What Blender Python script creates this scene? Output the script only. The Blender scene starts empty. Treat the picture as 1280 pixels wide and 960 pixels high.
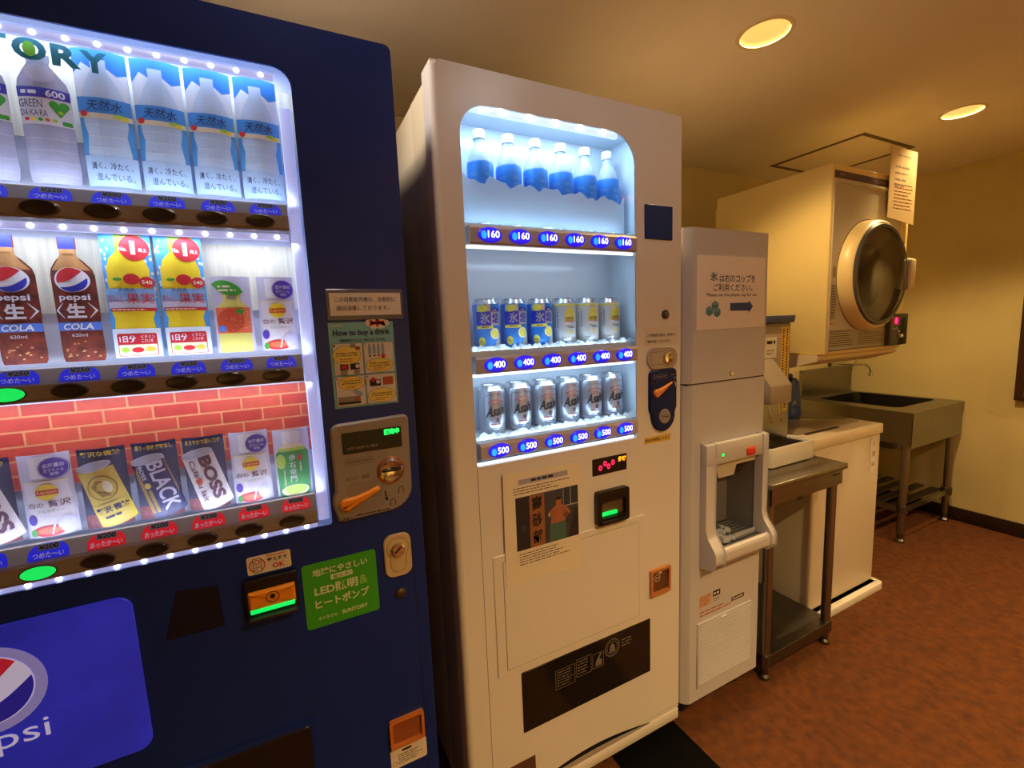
import bpy, bmesh, math, random
from mathutils import Vector, Matrix
from mathutils.geometry import tessellate_polygon

random.seed(7)
scene = bpy.context.scene
C = scene.collection
PI = math.pi

# ------------------------------------------------------------------ camera
FOCAL_PX = 559.0
YAW, PITCH, ROLL = math.radians(26.45), math.radians(7.12), math.radians(-2.35)
CAM = Vector((0.0, 0.0, 1.29))
fwd = Vector((math.sin(YAW) * math.cos(PITCH), math.cos(YAW) * math.cos(PITCH), -math.sin(PITCH)))
rgt = Vector((math.cos(YAW), -math.sin(YAW), 0.0))
upv = rgt.cross(fwd)
r2 = rgt * math.cos(ROLL) + upv * math.sin(ROLL)
u2 = -rgt * math.sin(ROLL) + upv * math.cos(ROLL)
cam_data = bpy.data.cameras.new('camera')
cam = bpy.data.objects.new('camera', cam_data)
C.objects.link(cam)
cam.matrix_world = Matrix(((r2.x, u2.x, -fwd.x, CAM.x), (r2.y, u2.y, -fwd.y, CAM.y),
                           (r2.z, u2.z, -fwd.z, CAM.z), (0, 0, 0, 1)))
cam_data.sensor_fit = 'HORIZONTAL'
cam_data.sensor_width = 36.0
cam_data.lens = FOCAL_PX / 1280.0 * 36.0
cam_data.clip_start = 0.02
scene.camera = cam

# ------------------------------------------------------------------ world, exposure
world = bpy.data.worlds.new('world')
scene.world = world
world.use_nodes = True
world.node_tree.nodes['Background'].inputs['Color'].default_value = (0.02, 0.014, 0.008, 1)
world.node_tree.nodes['Background'].inputs['Strength'].default_value = 1.0
scene.view_settings.view_transform = 'Standard'
scene.view_settings.look = 'None'
scene.view_settings.gamma = 1.0
scene.view_settings.use_curve_mapping = False
scene.view_settings.exposure = 0.0
scene.cycles.use_denoising = True
scene.cycles.max_bounces = 8
scene.cycles.transparent_max_bounces = 16
scene.cycles.sample_clamp_indirect = 4.0

WARM = (1.0, 0.64, 0.27)          # colour of the room's lamps
LAMP_POWER = 24.0
COOL = (0.50, 0.76, 1.0)          # white machine's tubes
COOLBLUE = (0.66, 0.77, 1.0)      # blue machine's tubes
NEUTRAL = (1.0, 0.86, 0.76)       # a whiter recessed lamp
FILL_DOME = (0.88, 0.94, 1.0)          # daylight colour of the dome lamp added to whiten the machine fronts
FILL_DOME_POWER = 5.0
BLUE_W, WHITE_W = .62, .42
CEIL = 2.12
WALL_X, WALL_Y = 3.60, 1.83
FRONT = 0.926                     # plane of the machine fronts


# ------------------------------------------------------------------ materials
def lin(v):
    v /= 255.0
    return v / 12.92 if v <= 0.04045 else ((v + 0.055) / 1.055) ** 2.4


def rgb(t):
    return (lin(t[0]), lin(t[1]), lin(t[2]), 1.0)


MATS = {}


def mat(name, col, rough=0.5, metal=0.0, emit=0.0, ecol=None, var=0.0, vscale=20.0, bump=0.0, bscale=120.0,
        coat=0.0, spec=0.5, stretch=(1, 1, 1), alpha=1.0):
    if name in MATS:
        return MATS[name]
    m = bpy.data.materials.new(name)
    m.use_nodes = True
    nt = m.node_tree
    b = nt.nodes['Principled BSDF']
    b.inputs['Base Color'].default_value = rgb(col)
    b.inputs['Roughness'].default_value = rough
    b.inputs['Metallic'].default_value = metal
    b.inputs['Coat Weight'].default_value = coat
    b.inputs['Coat Roughness'].default_value = 0.08
    b.inputs['Specular IOR Level'].default_value = spec
    b.inputs['Alpha'].default_value = alpha
    if emit:
        b.inputs['Emission Color'].default_value = rgb(ecol or col)
        b.inputs['Emission Strength'].default_value = emit
    if var or bump:
        tc = nt.nodes.new('ShaderNodeTexCoord')
        mp = nt.nodes.new('ShaderNodeMapping')
        mp.inputs['Scale'].default_value = stretch
        nt.links.new(tc.outputs['Object'], mp.inputs['Vector'])
    if var:
        n = nt.nodes.new('ShaderNodeTexNoise')
        n.inputs['Scale'].default_value = vscale
        n.inputs['Detail'].default_value = 5
        nt.links.new(mp.outputs['Vector'], n.inputs['Vector'])
        r = nt.nodes.new('ShaderNodeValToRGB')
        c = rgb(col)
        r.color_ramp.elements[0].position = 0.3
        r.color_ramp.elements[1].position = 0.7
        r.color_ramp.elements[0].color = tuple(x * (1 - var) for x in c[:3]) + (1,)
        r.color_ramp.elements[1].color = tuple(min(1, x * (1 + var)) for x in c[:3]) + (1,)
        nt.links.new(n.outputs['Fac'], r.inputs['Fac'])
        nt.links.new(r.outputs['Color'], b.inputs['Base Color'])
        if emit:
            nt.links.new(r.outputs['Color'], b.inputs['Emission Color'])
    if bump:
        n2 = nt.nodes.new('ShaderNodeTexNoise')
        n2.inputs['Scale'].default_value = bscale
        n2.inputs['Detail'].default_value = 4
        nt.links.new(mp.outputs['Vector'], n2.inputs['Vector'])
        bp = nt.nodes.new('ShaderNodeBump')
        bp.inputs['Strength'].default_value = bump
        bp.inputs['Distance'].default_value = 0.004
        nt.links.new(n2.outputs['Fac'], bp.inputs['Height'])
        nt.links.new(bp.outputs['Normal'], b.inputs['Normal'])
    MATS[name] = m
    return m


def glass(name, tint=(255, 255, 255), gloss=0.08, rough=0.02):
    """thin clear pane: mostly transparent, a fresnel share of mirror"""
    if name in MATS:
        return MATS[name]
    m = bpy.data.materials.new(name)
    m.use_nodes = True
    nt = m.node_tree
    nt.nodes.clear()
    out = nt.nodes.new('ShaderNodeOutputMaterial')
    mix = nt.nodes.new('ShaderNodeMixShader')
    tr = nt.nodes.new('ShaderNodeBsdfTransparent')
    tr.inputs['Color'].default_value = rgb(tint)
    gl = nt.nodes.new('ShaderNodeBsdfGlossy')
    gl.inputs['Roughness'].default_value = rough
    fr = nt.nodes.new('ShaderNodeFresnel')
    fr.inputs['IOR'].default_value = 1.2
    mul = nt.nodes.new('ShaderNodeMath')
    mul.operation = 'ADD'
    mul.inputs[1].default_value = gloss * 0.2
    nt.links.new(fr.outputs['Fac'], mul.inputs[0])
    nt.links.new(mul.outputs[0], mix.inputs['Fac'])
    nt.links.new(tr.outputs[0], mix.inputs[1])
    nt.links.new(gl.outputs[0], mix.inputs[2])
    nt.links.new(mix.outputs[0], out.inputs['Surface'])
    MATS[name] = m
    return m


def frosted(name, col, clear=0.5, rough=0.3):
    """milky plastic: part diffuse and translucent, part see-through"""
    if name in MATS:
        return MATS[name]
    m = bpy.data.materials.new(name)
    m.use_nodes = True
    nt = m.node_tree
    nt.nodes.clear()
    out = nt.nodes.new('ShaderNodeOutputMaterial')
    tr = nt.nodes.new('ShaderNodeBsdfTransparent')
    df = nt.nodes.new('ShaderNodeBsdfPrincipled')
    df.inputs['Base Color'].default_value = rgb(col)
    df.inputs['Roughness'].default_value = rough
    mix = nt.nodes.new('ShaderNodeMixShader')
    mix.inputs['Fac'].default_value = clear
    nt.links.new(df.outputs[0], mix.inputs[1])
    nt.links.new(tr.outputs[0], mix.inputs[2])
    nt.links.new(mix.outputs[0], out.inputs['Surface'])
    MATS[name] = m
    return m


# ------------------------------------------------------------------ geometry
W = {}          # world position of each object's origin


def join(*parts):
    vs, fs = [], []
    for v, f in parts:
        o = len(vs)
        vs += [tuple(p) for p in v]
        fs += [tuple(i + o for i in q) for q in f]
    return vs, fs


def add(name, geo, m, parent=None, smooth=True, midx=None, angle=35):
    vs, fs = geo
    lo = [min(v[i] for v in vs) for i in range(3)]
    hi = [max(v[i] for v in vs) for i in range(3)]
    o = Vector(((lo[0] + hi[0]) / 2, (lo[1] + hi[1]) / 2, lo[2]))
    me = bpy.data.meshes.new(name)
    me.from_pydata([(v[0] - o.x, v[1] - o.y, v[2] - o.z) for v in vs], [], fs)
    for x in (m if isinstance(m, (list, tuple)) else [m]):
        me.materials.append(x)
    if midx:
        me.polygons.foreach_set('material_index', midx)
    me.update()
    if smooth:
        me.polygons.foreach_set('use_smooth', [True] * len(me.polygons))
        me.set_sharp_from_angle(angle=math.radians(angle))
    ob = bpy.data.objects.new(name, me)
    C.objects.link(ob)
    W[ob.name] = o
    if parent is not None:
        ob.parent = parent
        ob.location = o - W[parent.name]
    else:
        ob.location = o
    return ob


def tag(ob, label, cat, group=None):
    ob['label'] = label
    ob['category'] = cat
    if group:
        ob['group'] = group
    return ob


def struct(name, geo, m, parent=None, smooth=True, label=None):
    ob = add(name, geo, m, parent, smooth)
    ob['kind'] = 'structure'
    if label:
        ob['label'] = label
    return ob


def thing(name, label, cat, loc, group=None):
    o = bpy.data.objects.new(name, None)
    o.empty_display_size = 0.05
    C.objects.link(o)
    o.location = loc
    W[o.name] = Vector(loc)
    return tag(o, label, cat, group)


def dup(root, dx, label=None):
    """a copy of a thing with copies of its parts and sub-parts, moved by dx"""
    r = root.copy()
    C.objects.link(r)
    r.location = root.location + Vector(dx)
    W[r.name] = W[root.name] + Vector(dx)
    if label:
        r['label'] = label
    for ch in list(root.children):
        c = ch.copy()
        C.objects.link(c)
        c.parent = r
        for g in list(ch.children):
            d = g.copy()
            C.objects.link(d)
            d.parent = c
    return r


def box(x0, x1, y0, y1, z0, z1):
    v = [(x, y, z) for x in (x0, x1) for y in (y0, y1) for z in (z0, z1)]
    return v, [(0, 1, 3, 2), (4, 6, 7, 5), (0, 4, 5, 1), (2, 3, 7, 6), (0, 2, 6, 4), (1, 5, 7, 3)]


def rbox(x0, x1, y0, y1, z0, z1, r=0.004, seg=2, vertical=False):
    bm = bmesh.new()
    bmesh.ops.create_cube(bm, size=1)
    for v in bm.verts:
        v.co = (x0 + (v.co.x + .5) * (x1 - x0), y0 + (v.co.y + .5) * (y1 - y0), z0 + (v.co.z + .5) * (z1 - z0))
    es = list(bm.edges)
    if vertical:
        es = [e for e in es if abs(e.verts[0].co.z - e.verts[1].co.z) > 1e-6]
    bmesh.ops.bevel(bm, geom=es, offset=r, segments=seg, affect='EDGES', profile=0.5)
    bm.verts.index_update()
    g = ([v.co.to_tuple() for v in bm.verts], [tuple(v.index for v in f.verts) for f in bm.faces])
    bm.free()
    return g


def rrect(x0, x1, z0, z1, r, n=6):
    """rounded rectangle, counter-clockwise; r may be (bl, br, tr, tl)"""
    if not isinstance(r, (tuple, list)):
        r = (r,) * 4
    p = []
    for (cx, cz, a0, q) in ((x0, z0, PI, r[0]), (x1, z0, 1.5 * PI, r[1]), (x1, z1, 0, r[2]), (x0, z1, .5 * PI, r[3])):
        sx = 1 if cx == x0 else -1
        sz = 1 if cz == z0 else -1
        if q <= 0:
            p.append((cx, cz))
            continue
        for k in range(n + 1):
            a = a0 + .5 * PI * k / n
            p.append((cx + sx * q + q * math.cos(a), cz + sz * q + q * math.sin(a)))
    return p


def ell(cx, cz, rx, rz=None, n=28, a0=0.0, a1=2 * PI):
    rz = rx if rz is None else rz
    full = abs(a1 - a0 - 2 * PI) < 1e-6
    k = n if full else n + 1
    return [(cx + rx * math.cos(a0 + (a1 - a0) * i / n), cz + rz * math.sin(a0 + (a1 - a0) * i / n)) for i in range(k)]


def tri2(loops):
    ls = [[Vector((p[0], p[1], 0)) for p in l] for l in loops]
    flat = [p for l in loops for p in l]
    out = []
    for t in tessellate_polygon(ls):
        a, b, c = (flat[i] for i in t)
        s = (b[0] - a[0]) * (c[1] - a[1]) - (b[1] - a[1]) * (c[0] - a[0])
        out.append(tuple(t) if s > 0 else (t[0], t[2], t[1]))
    return flat, out


def plate(loops, y0, y1, axis='y'):
    """prism of a polygon with holes between two planes; loops are (x,z) for axis y, (x,y) for z, (y,z) for x"""
    if not isinstance(loops[0][0], (tuple, list)):
        loops = [loops]
    flat, tris = tri2(loops)
    n = len(flat)

    def put(p, d):
        return (p[0], d, p[1]) if axis == 'y' else ((p[0], p[1], d) if axis == 'z' else (d, p[0], p[1]))
    vs = [put(p, y0) for p in flat] + [put(p, y1) for p in flat]
    fs = list(tris) + [tuple(i + n for i in reversed(t)) for t in tris]
    o = 0
    for l in loops:
        k = len(l)
        for i in range(k):
            a, b = o + i, o + (i + 1) % k
            fs.append((a, a + n, b + n, b))
        o += k
    return vs, fs


def shrink(pts, d):
    """move a closed outline inwards by d"""
    n = len(pts)
    area = sum(pts[i][0] * pts[(i + 1) % n][1] - pts[(i + 1) % n][0] * pts[i][1] for i in range(n))
    s = 1 if area > 0 else -1
    out = []
    for i in range(n):
        p, q, r = pts[i - 1], pts[i], pts[(i + 1) % n]
        e1 = Vector((q[0] - p[0], q[1] - p[1]))
        e2 = Vector((r[0] - q[0], r[1] - q[1]))
        if e1.length < 1e-9 or e2.length < 1e-9:
            out.append(q)
            continue
        e1.normalize()
        e2.normalize()
        n1 = Vector((-e1.y, e1.x)) * s
        n2 = Vector((-e2.y, e2.x)) * s
        b = n1 + n2
        if b.length < 1e-6:
            out.append(q)
            continue
        b.normalize()
        k = d / max(0.35, b.dot(n1))
        out.append((q[0] + b.x * k, q[1] + b.y * k))
    return out


def dome(pts, yf, yb, bev, dish=0.0):
    """plate facing -y with a bevelled front rim (yf < yb); dish pushes the face centre"""
    n = len(pts)
    ins = shrink(pts, bev)
    cx = sum(p[0] for p in pts) / n
    cz = sum(p[1] for p in pts) / n
    ins2 = [(cx + (p[0] - cx) * .6, cz + (p[1] - cz) * .6) for p in ins]
    vs = [(p[0], yb, p[1]) for p in pts] + [(p[0], yf + bev, p[1]) for p in pts] + \
         [(p[0], yf, p[1]) for p in ins] + [(p[0], yf + dish * .7, p[1]) for p in ins2] + [(cx, yf + dish, cz)]
    fs = []
    for k in range(3):
        for i in range(n):
            j = (i + 1) % n
            fs.append((k * n + i, k * n + j, (k + 1) * n + j, (k + 1) * n + i))
    for i in range(n):
        fs.append((3 * n + i, 3 * n + (i + 1) % n, 4 * n))
    fs.append(tuple(reversed(range(n))))
    return vs, fs


def lathe(prof, c=(0, 0, 0), seg=24, axis='z', squash=1.0, caps=True):
    vs, fs = [], []
    n = len(prof)
    for i in range(seg):
        a = 2 * PI * i / seg
        ca, sa = math.cos(a), math.sin(a)
        for r, h in prof:
            if axis == 'z':
                vs.append((c[0] + r * ca, c[1] + r * sa * squash, c[2] + h))
            elif axis == 'y':
                vs.append((c[0] + r * ca, c[1] + h, c[2] - r * sa))
            else:
                vs.append((c[0] + h, c[1] + r * ca, c[2] + r * sa))
    for i in range(seg):
        j = (i + 1) % seg
        for k in range(n - 1):
            fs.append((i * n + k, j * n + k, j * n + k + 1, i * n + k + 1))
    if caps and prof[0][0] > 1e-6:
        fs.append(tuple(i * n for i in reversed(range(seg))))
    if caps and prof[-1][0] > 1e-6:
        fs.append(tuple(i * n + n - 1 for i in range(seg)))
    return vs, fs


def tube(pts, r, seg=12):
    pts = [Vector(p) for p in pts]
    vs, fs = [], []
    up = Vector((0, 0, 1))
    d0 = (pts[1] - pts[0]).normalized()
    if abs(d0.dot(up)) > .95:
        up = Vector((1, 0, 0))
    for i, p in enumerate(pts):
        a = pts[max(0, i - 1)]
        b = pts[min(len(pts) - 1, i + 1)]
        d = (b - a).normalized()
        s = d.cross(up)
        if s.length < 1e-4:
            s = d.cross(Vector((0, 1, 0)))
        s.normalize()
        t = s.cross(d)
        for k in range(seg):
            q = p + (s * math.cos(2 * PI * k / seg) + t * math.sin(2 * PI * k / seg)) * r
            vs.append(q.to_tuple())
    n = len(pts)
    for i in range(n - 1):
        for k in range(seg):
            j = (k + 1) % seg
            fs.append((i * seg + k, i * seg + j, (i + 1) * seg + j, (i + 1) * seg + k))
    fs.append(tuple(reversed(range(seg))))
    fs.append(tuple((n - 1) * seg + k for k in range(seg)))
    return vs, fs


def arc(c, r, a0, a1, n=8):
    return [(c[0] + r * math.cos(a0 + (a1 - a0) * i / n), c[1] + r * math.sin(a0 + (a1 - a0) * i / n)) for i in range(n + 1)]


# ------------------------------------------------------------------ printed matter
TXT = {}


def glyphs(s, bold):
    k = (s, bold)
    if k not in TXT:
        cu = bpy.data.curves.new('lettering', 'FONT')
        cu.body = s
        cu.resolution_u = 3
        cu.offset = bold
        cu.space_line = 1.05
        ob = bpy.data.objects.new('lettering', cu)
        me = ob.to_mesh()
        vs = [(v.co.x, v.co.y) for v in me.vertices]
        fs = [tuple(p.vertices) for p in me.polygons]
        ob.to_mesh_clear()
        bpy.data.objects.remove(ob)
        bpy.data.curves.remove(cu)
        xs = [v[0] for v in vs]
        ys = [v[1] for v in vs]
        TXT[k] = (vs, fs, (min(xs), max(xs), min(ys), max(ys)))
    return TXT[k]


def rot2(p, c, a):
    ca, sa = math.cos(a), math.sin(a)
    x, y = p[0] - c[0], p[1] - c[1]
    return (c[0] + ca * x - sa * y, c[1] + sa * x + ca * y)


STEP = 0.00035


class Art:
    """coloured flat shapes and lettering on one surface, built as one mesh with several materials"""

    def __init__(self):
        self.items = []
        self.rot = None

    def spin(self, c=None, a=0.0):
        self.rot = (c, a) if c else None

    def _put(self, vs, fs, m, layer):
        if self.rot:
            vs = [rot2(p, *self.rot) for p in vs]
        self.items.append((vs, fs, m, layer))

    def poly(self, pts, m, layer=1):
        if not isinstance(pts[0][0], (tuple, list)):
            pts = [pts]
        self._put(*tri2(pts), m, layer)
        return self

    def rect(self, x0, x1, z0, z1, m, layer=1, r=0.0):
        return self.poly(rrect(x0, x1, z0, z1, r, 4) if r else [(x0, z0), (x1, z0), (x1, z1), (x0, z1)], m, layer)

    def oval(self, cx, cz, rx, rz, m, layer=1, n=22):
        return self.poly(ell(cx, cz, rx, rz, n), m, layer)

    def ring(self, cx, cz, ro, ri, m, layer=1, sq=1.0):
        return self.poly([ell(cx, cz, ro, ro * sq, 28), ell(cx, cz, ri, ri * sq, 28)], m, layer)

    def text(self, s, cx, cz, w, h, m, layer=2, bold=0.012, slant=0.0, turn=0.0):
        vs, fs, (x0, x1, y0, y1) = glyphs(s, bold)
        sx = w / (x1 - x0)
        sy = h / (y1 - y0)
        out = []
        for x, y in vs:
            u = (x - (x0 + x1) / 2) * sx
            v = (y - (y0 + y1) / 2) * sy
            u += slant * v
            out.append(rot2((cx + u, cz + v), (cx, cz), turn))
        self._put(out, fs, m, layer)
        return self

    def scribble(self, x0, x1, z0, z1, rows, m, layer=2, fill=.55, seed=1, words=True):
        """rows of print too small to read"""
        rnd = random.Random(seed)
        dz = (z1 - z0) / rows
        for i in range(rows):
            zc = z1 - dz * (i + .5)
            x = x0
            end = x1 - (x1 - x0) * rnd.random() * .35
            while x < end:
                wd = dz * (rnd.uniform(.7, 2.4) if words else 20)
                wd = min(wd, end - x)
                if wd > dz * .2:
                    self.rect(x, x + wd, zc - dz * fill / 2, zc + dz * fill / 2, m, layer)
                x += wd + dz * .35
        return self

    def build(self, name, place, parent, cuts=None):
        mats, vs, fs, mi = [], [], [], []
        for pv, pf, m, layer in self.items:
            if m not in mats:
                mats.append(m)
            k = mats.index(m)
            if cuts:
                bm = bmesh.new()
                bv = [bm.verts.new((p[0], 0, p[1])) for p in pv]
                for f in pf:
                    try:
                        bm.faces.new([bv[i] for i in f])
                    except ValueError:
                        pass
                for u in cuts:
                    bmesh.ops.bisect_plane(bm, geom=bm.verts[:] + bm.edges[:] + bm.faces[:], dist=1e-6,
                                           plane_co=(u, 0, 0), plane_no=(1, 0, 0))
                bm.verts.index_update()
                pv = [(v.co.x, v.co.z) for v in bm.verts]
                pf = [tuple(v.index for v in f.verts) for f in bm.faces]
                bm.free()
            o = len(vs)
            vs += [place(p[0], p[1], layer * STEP) for p in pv]
            fs += [tuple(i + o for i in f) for f in pf]
            mi += [k] * len(pf)
        return add(name, (vs, fs), mats, parent, smooth=False, midx=mi)


def on_front(y):
    return lambda u, v, h: (u, y - h, v)


def on_left(x):          # a face looking to -x ; u runs along -y
    return lambda u, v, h: (x - h, -u, v)


def on_can(cx, cy, cz, r):
    return lambda u, v, h: (cx + (r + h) * math.sin(u / r), cy - (r + h) * math.cos(u / r), cz + v)


def on_bulge(cx, y, z0, half, bulge):
    return lambda u, v, h: (cx + u, y - bulge * max(0.0, 1 - (u / half) ** 2) - h, z0 + v)


def deep(x, z, y):
    """a point seen on the machine fronts, moved back along the depth to plane y"""
    k = y / FRONT
    return x * k, 1.29 + (z - 1.29) * k


def area(name, loc, rot, sx, sy, power, col, parent=None):
    l = bpy.data.lights.new(name, 'AREA')
    l.shape = 'RECTANGLE'
    l.size, l.size_y = sx, sy
    l.energy = power
    l.color = col
    o = bpy.data.objects.new(name, l)
    C.objects.link(o)
    o.location = Vector(loc) - (W[parent.name] if parent else Vector())
    o.rotation_euler = rot
    if parent:
        o.parent = parent
    return o

# ================================================================== the room
m_wall = mat('woven cream wallpaper', (212, 200, 146), .9, var=.10, vscale=2.2, bump=.5, bscale=260)
m_ceil = mat('off white ceiling board', (236, 228, 216), .9, var=.04, vscale=1.5, bump=.25, bscale=180)
m_floor = mat('tan mottled carpet', (92, 48, 5), .92, var=.34, vscale=34, bump=.7, bscale=240)
m_base = mat('dark brown skirting vinyl', (42, 26, 18), .45)
m_white = mat('white painted steel', (228, 224, 215), .32, var=.015, vscale=6, bump=.02, bscale=500)
m_whitep = mat('white plastic', (230, 228, 222), .35)
m_cream = mat('cream enamel', (242, 222, 150), .3, var=.02, vscale=4)
m_navy = mat('dark navy painted steel', (20, 46, 128), .3, var=.06, vscale=4, spec=.3)
m_black = mat('black plastic', (16, 16, 18), .35)
m_dark = mat('dark grey plastic', (44, 42, 44), .4)
m_ink = mat('black ink', (22, 20, 26), .6)
m_inkb = mat('navy ink', (24, 30, 74), .6)
m_grey = mat('warm grey plastic', (150, 142, 134), .42)
m_greyd = mat('brown grey rail plastic', (140, 130, 126), .38)
m_steel = mat('brushed stainless steel', (150, 148, 142), .3, metal=1.0, var=.08, vscale=30, bump=.05, bscale=300, stretch=(1, 12, 12))
m_steeld = mat('dull stainless steel', (112, 110, 106), .38, metal=1.0, var=.12, vscale=18, bump=.06, bscale=200)
m_chrome = mat('polished chrome', (225, 222, 215), .1, metal=1.0)
m_pw = mat('white paper', (236, 232, 222), .75, var=.02, vscale=9)
m_orange = mat('orange plastic lever', (244, 148, 28), .35)
m_amber = mat('amber translucent plastic', (206, 120, 52), .25)
m_green = mat('green sticker print', (60, 168, 34), .45)
m_smoke = mat('smoked acrylic', (34, 28, 26), .12, var=.25, vscale=5)
m_glass = glass('window glass')
m_ledw = mat('white light diode', (255, 255, 255), .4, emit=9.0, ecol=(240, 246, 255))
m_ledv = mat('cool light diode', (255, 255, 255), .4, emit=7.0, ecol=(226, 232, 255))
m_barlit = mat('lit strip diffuser', (225, 232, 255), .4, emit=.5, ecol=(170, 184, 255))

F0, F1 = -2.2, WALL_X
B0, B1 = -3.0, WALL_Y
LAMPS = [(1.340, 0.930), (2.642, 0.930), (0.04, 0.93), (0.84, -0.55), (2.14, -0.55), (3.18, -0.55),  # first two in view, the rest unseen; front ones added for more light
         (0.40, -2.35), (1.80, -2.35)]
LAMP_TINT = {0: (WARM, .46), 1: (WARM, .75), 2: (NEUTRAL, .27), 3: (WARM, 2.1), 4: (WARM, .65), 5: (WARM, 2.0), 6: (WARM, 2.6), 7: (WARM, 2.6)}
struct('floor', plate([(F0, B0), (F1, B0), (F1, B1), (F0, B1)], -0.05, 0.0, 'z'), m_floor, smooth=False,
       label='tan mottled carpet floor')
gx = sorted({F0, F1} | {round(x + d, 4) for x, y in LAMPS for d in (-.08, .08)})
gy = sorted({B0, B1} | {round(y + d, 4) for x, y in LAMPS for d in (-.08, .08)})
cells = []
for i in range(len(gx) - 1):
    for j in range(len(gy) - 1):
        sq = [(gx[i], gy[j]), (gx[i + 1], gy[j]), (gx[i + 1], gy[j + 1]), (gx[i], gy[j + 1])]
        hit = [q for q in LAMPS if gx[i] < q[0] < gx[i + 1] and gy[j] < q[1] < gy[j + 1]]
        cells.append(plate([sq] + [list(reversed(ell(q[0], q[1], .066, .066, 32))) for q in hit], CEIL, CEIL + .02, 'z'))
struct('ceiling', join(*cells), m_ceil, smooth=False,
       label='plain off white ceiling with round recessed lamps')
struct('wall_back', box(F0, F1, B1, B1 + .08, 0, CEIL), m_wall, smooth=False)
struct('wall_right', box(WALL_X, WALL_X + .08, B0, B1, 0, CEIL), m_wall, smooth=False)
struct('wall_left', box(F0 - .08, F0, B0, B1, 0, CEIL), m_wall, smooth=False)
struct('wall_front', box(F0, F1, B0 - .08, B0, 0, CEIL), m_wall, smooth=False)
struct('baseboard_right', rbox(WALL_X - .012, WALL_X, B0, B1 - .012, 0, .083, .003), m_base)
struct('baseboard_back', rbox(F0, WALL_X, B1 - .012, B1, 0, .083, .003), m_base)

# ------------------------------------------------------------------ recessed ceiling lamps
m_refl = mat('golden reflector with painted glow', (120, 84, 40), .6, emit=1.0, ecol=(255, 198, 104))  # lamplight on the cup is put in as emission
m_bulb = mat('glowing lamp face', (255, 240, 200), .5, emit=3.0, ecol=(255, 232, 160))
m_trim = mat('cream lamp trim', (226, 208, 170), .45)
lamp_labels = ['round recessed ceiling lamp above the ice dispenser, its reflector cup showing',
               'round recessed ceiling lamp in front of the tumble dryer, beside the access hatch']
for i, (x, y) in enumerate(LAMPS):
    t = thing('ceiling_lamp', lamp_labels[i] if i < 2 else 'unseen round recessed ceiling lamp over the open floor and the blue machine',
              'ceiling lamp', (x, y, CEIL), None if i < 2 else 'lamps over the open floor')
    add('trim_ring', lathe([(.0655, .0), (.066, -.003), (.076, -.003), (.078, 0), (.066, .001), (.0655, .0)], (x, y, CEIL), 40, caps=False), m_trim, t)
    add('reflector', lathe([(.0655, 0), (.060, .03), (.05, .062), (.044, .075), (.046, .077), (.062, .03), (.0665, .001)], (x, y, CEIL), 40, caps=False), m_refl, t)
    add('lamp_face', lathe([(0, .074), (.044, .074), (.044, .078), (0, .078)], (x, y, CEIL), 32), m_bulb, t)
    tint, share = LAMP_TINT.get(i, (WARM, 1.0))
    if i < 2:                      # deep narrow cups: a spot inside the cup
        l = bpy.data.lights.new('lamp_light', 'SPOT')
        l.spot_size = math.radians(122)
        l.spot_blend = .6
        l.shadow_soft_size = .012
        l.energy = LAMP_POWER * share * 3.2
    else:
        l = bpy.data.lights.new('lamp_light', 'AREA')
        l.shape = 'DISK'
        l.size = .09
        l.energy = LAMP_POWER * share
    l.color = tint
    o = bpy.data.objects.new('lamp_light', l)
    C.objects.link(o)
    o.parent = t
    o.location = (0, 0, .040 if i < 2 else .058)

# unseen dome lamp, added to whiten the upper machine fronts
t = thing('added_dome_lamp', 'unseen white dome lamp added to brighten the fronts of the two drink machines', 'ceiling lamp', (.68, .33, CEIL))
add('base_ring', lathe([(.0, 0), (.10, 0), (.10, -.018), (.094, -.022), (0, -.022)], (.68, .33, CEIL), 36), m_trim, t)
add('dome', lathe([(.094, -.022), (.086, -.040), (.06, -.055), (.03, -.062), (0, -.064)], (.68, .33, CEIL), 36, caps=False),
    mat('added dome diffuser', (250, 250, 250), .4, emit=FILL_DOME_POWER / .35, ecol=(240, 248, 255)), t)

# ------------------------------------------------------------------ ceiling access hatch
m_hatchf = mat('grey aluminium hatch rim', (104, 92, 80), .5, metal=.4)
t = thing('access_hatch', 'square access hatch with a grey rim in the ceiling above the dryer', 'hatch', (2.71, 1.43, CEIL))
hx0, hx1, hy0, hy1 = 2.475, 2.945, 1.21, 1.665
add('rim', plate([[(hx0, hy0), (hx1, hy0), (hx1, hy1), (hx0, hy1)],
                  [(hx0 + .018, hy0 + .018), (hx0 + .018, hy1 - .018), (hx1 - .018, hy1 - .018), (hx1 - .018, hy0 + .018)]],
                 CEIL - .004, CEIL, 'z'), m_hatchf, t, smooth=False)
add('panel', rbox(hx0 + .021, hx1 - .021, hy0 + .021, hy1 - .021, CEIL - .002, CEIL, .0006, 1), m_ceil, t)

# ------------------------------------------------------------------ picture on the right wall
m_wood = mat('dark brown wood', (58, 34, 18), .45, var=.3, vscale=14, stretch=(1, 1, .15))
t = thing('wall_frame', 'dark brown wooden frame hanging on the right wall beside the sink', 'frame', (WALL_X, .72, .78))
pl = [(.48, .78), (.945, .78), (.945, 1.36), (.48, 1.36)]
pin = [(.51, .81), (.51, 1.33), (.915, 1.33), (.915, .81)]
add('frame', plate([pl, pin], WALL_X - .03, WALL_X - .001, 'x'), m_wood, t, smooth=False)
add('backboard', box(WALL_X - .014, WALL_X - .002, .51, .915, .81, 1.33), mat('dull brown board', (92, 66, 40), .7, var=.2, vscale=6), t)

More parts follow.
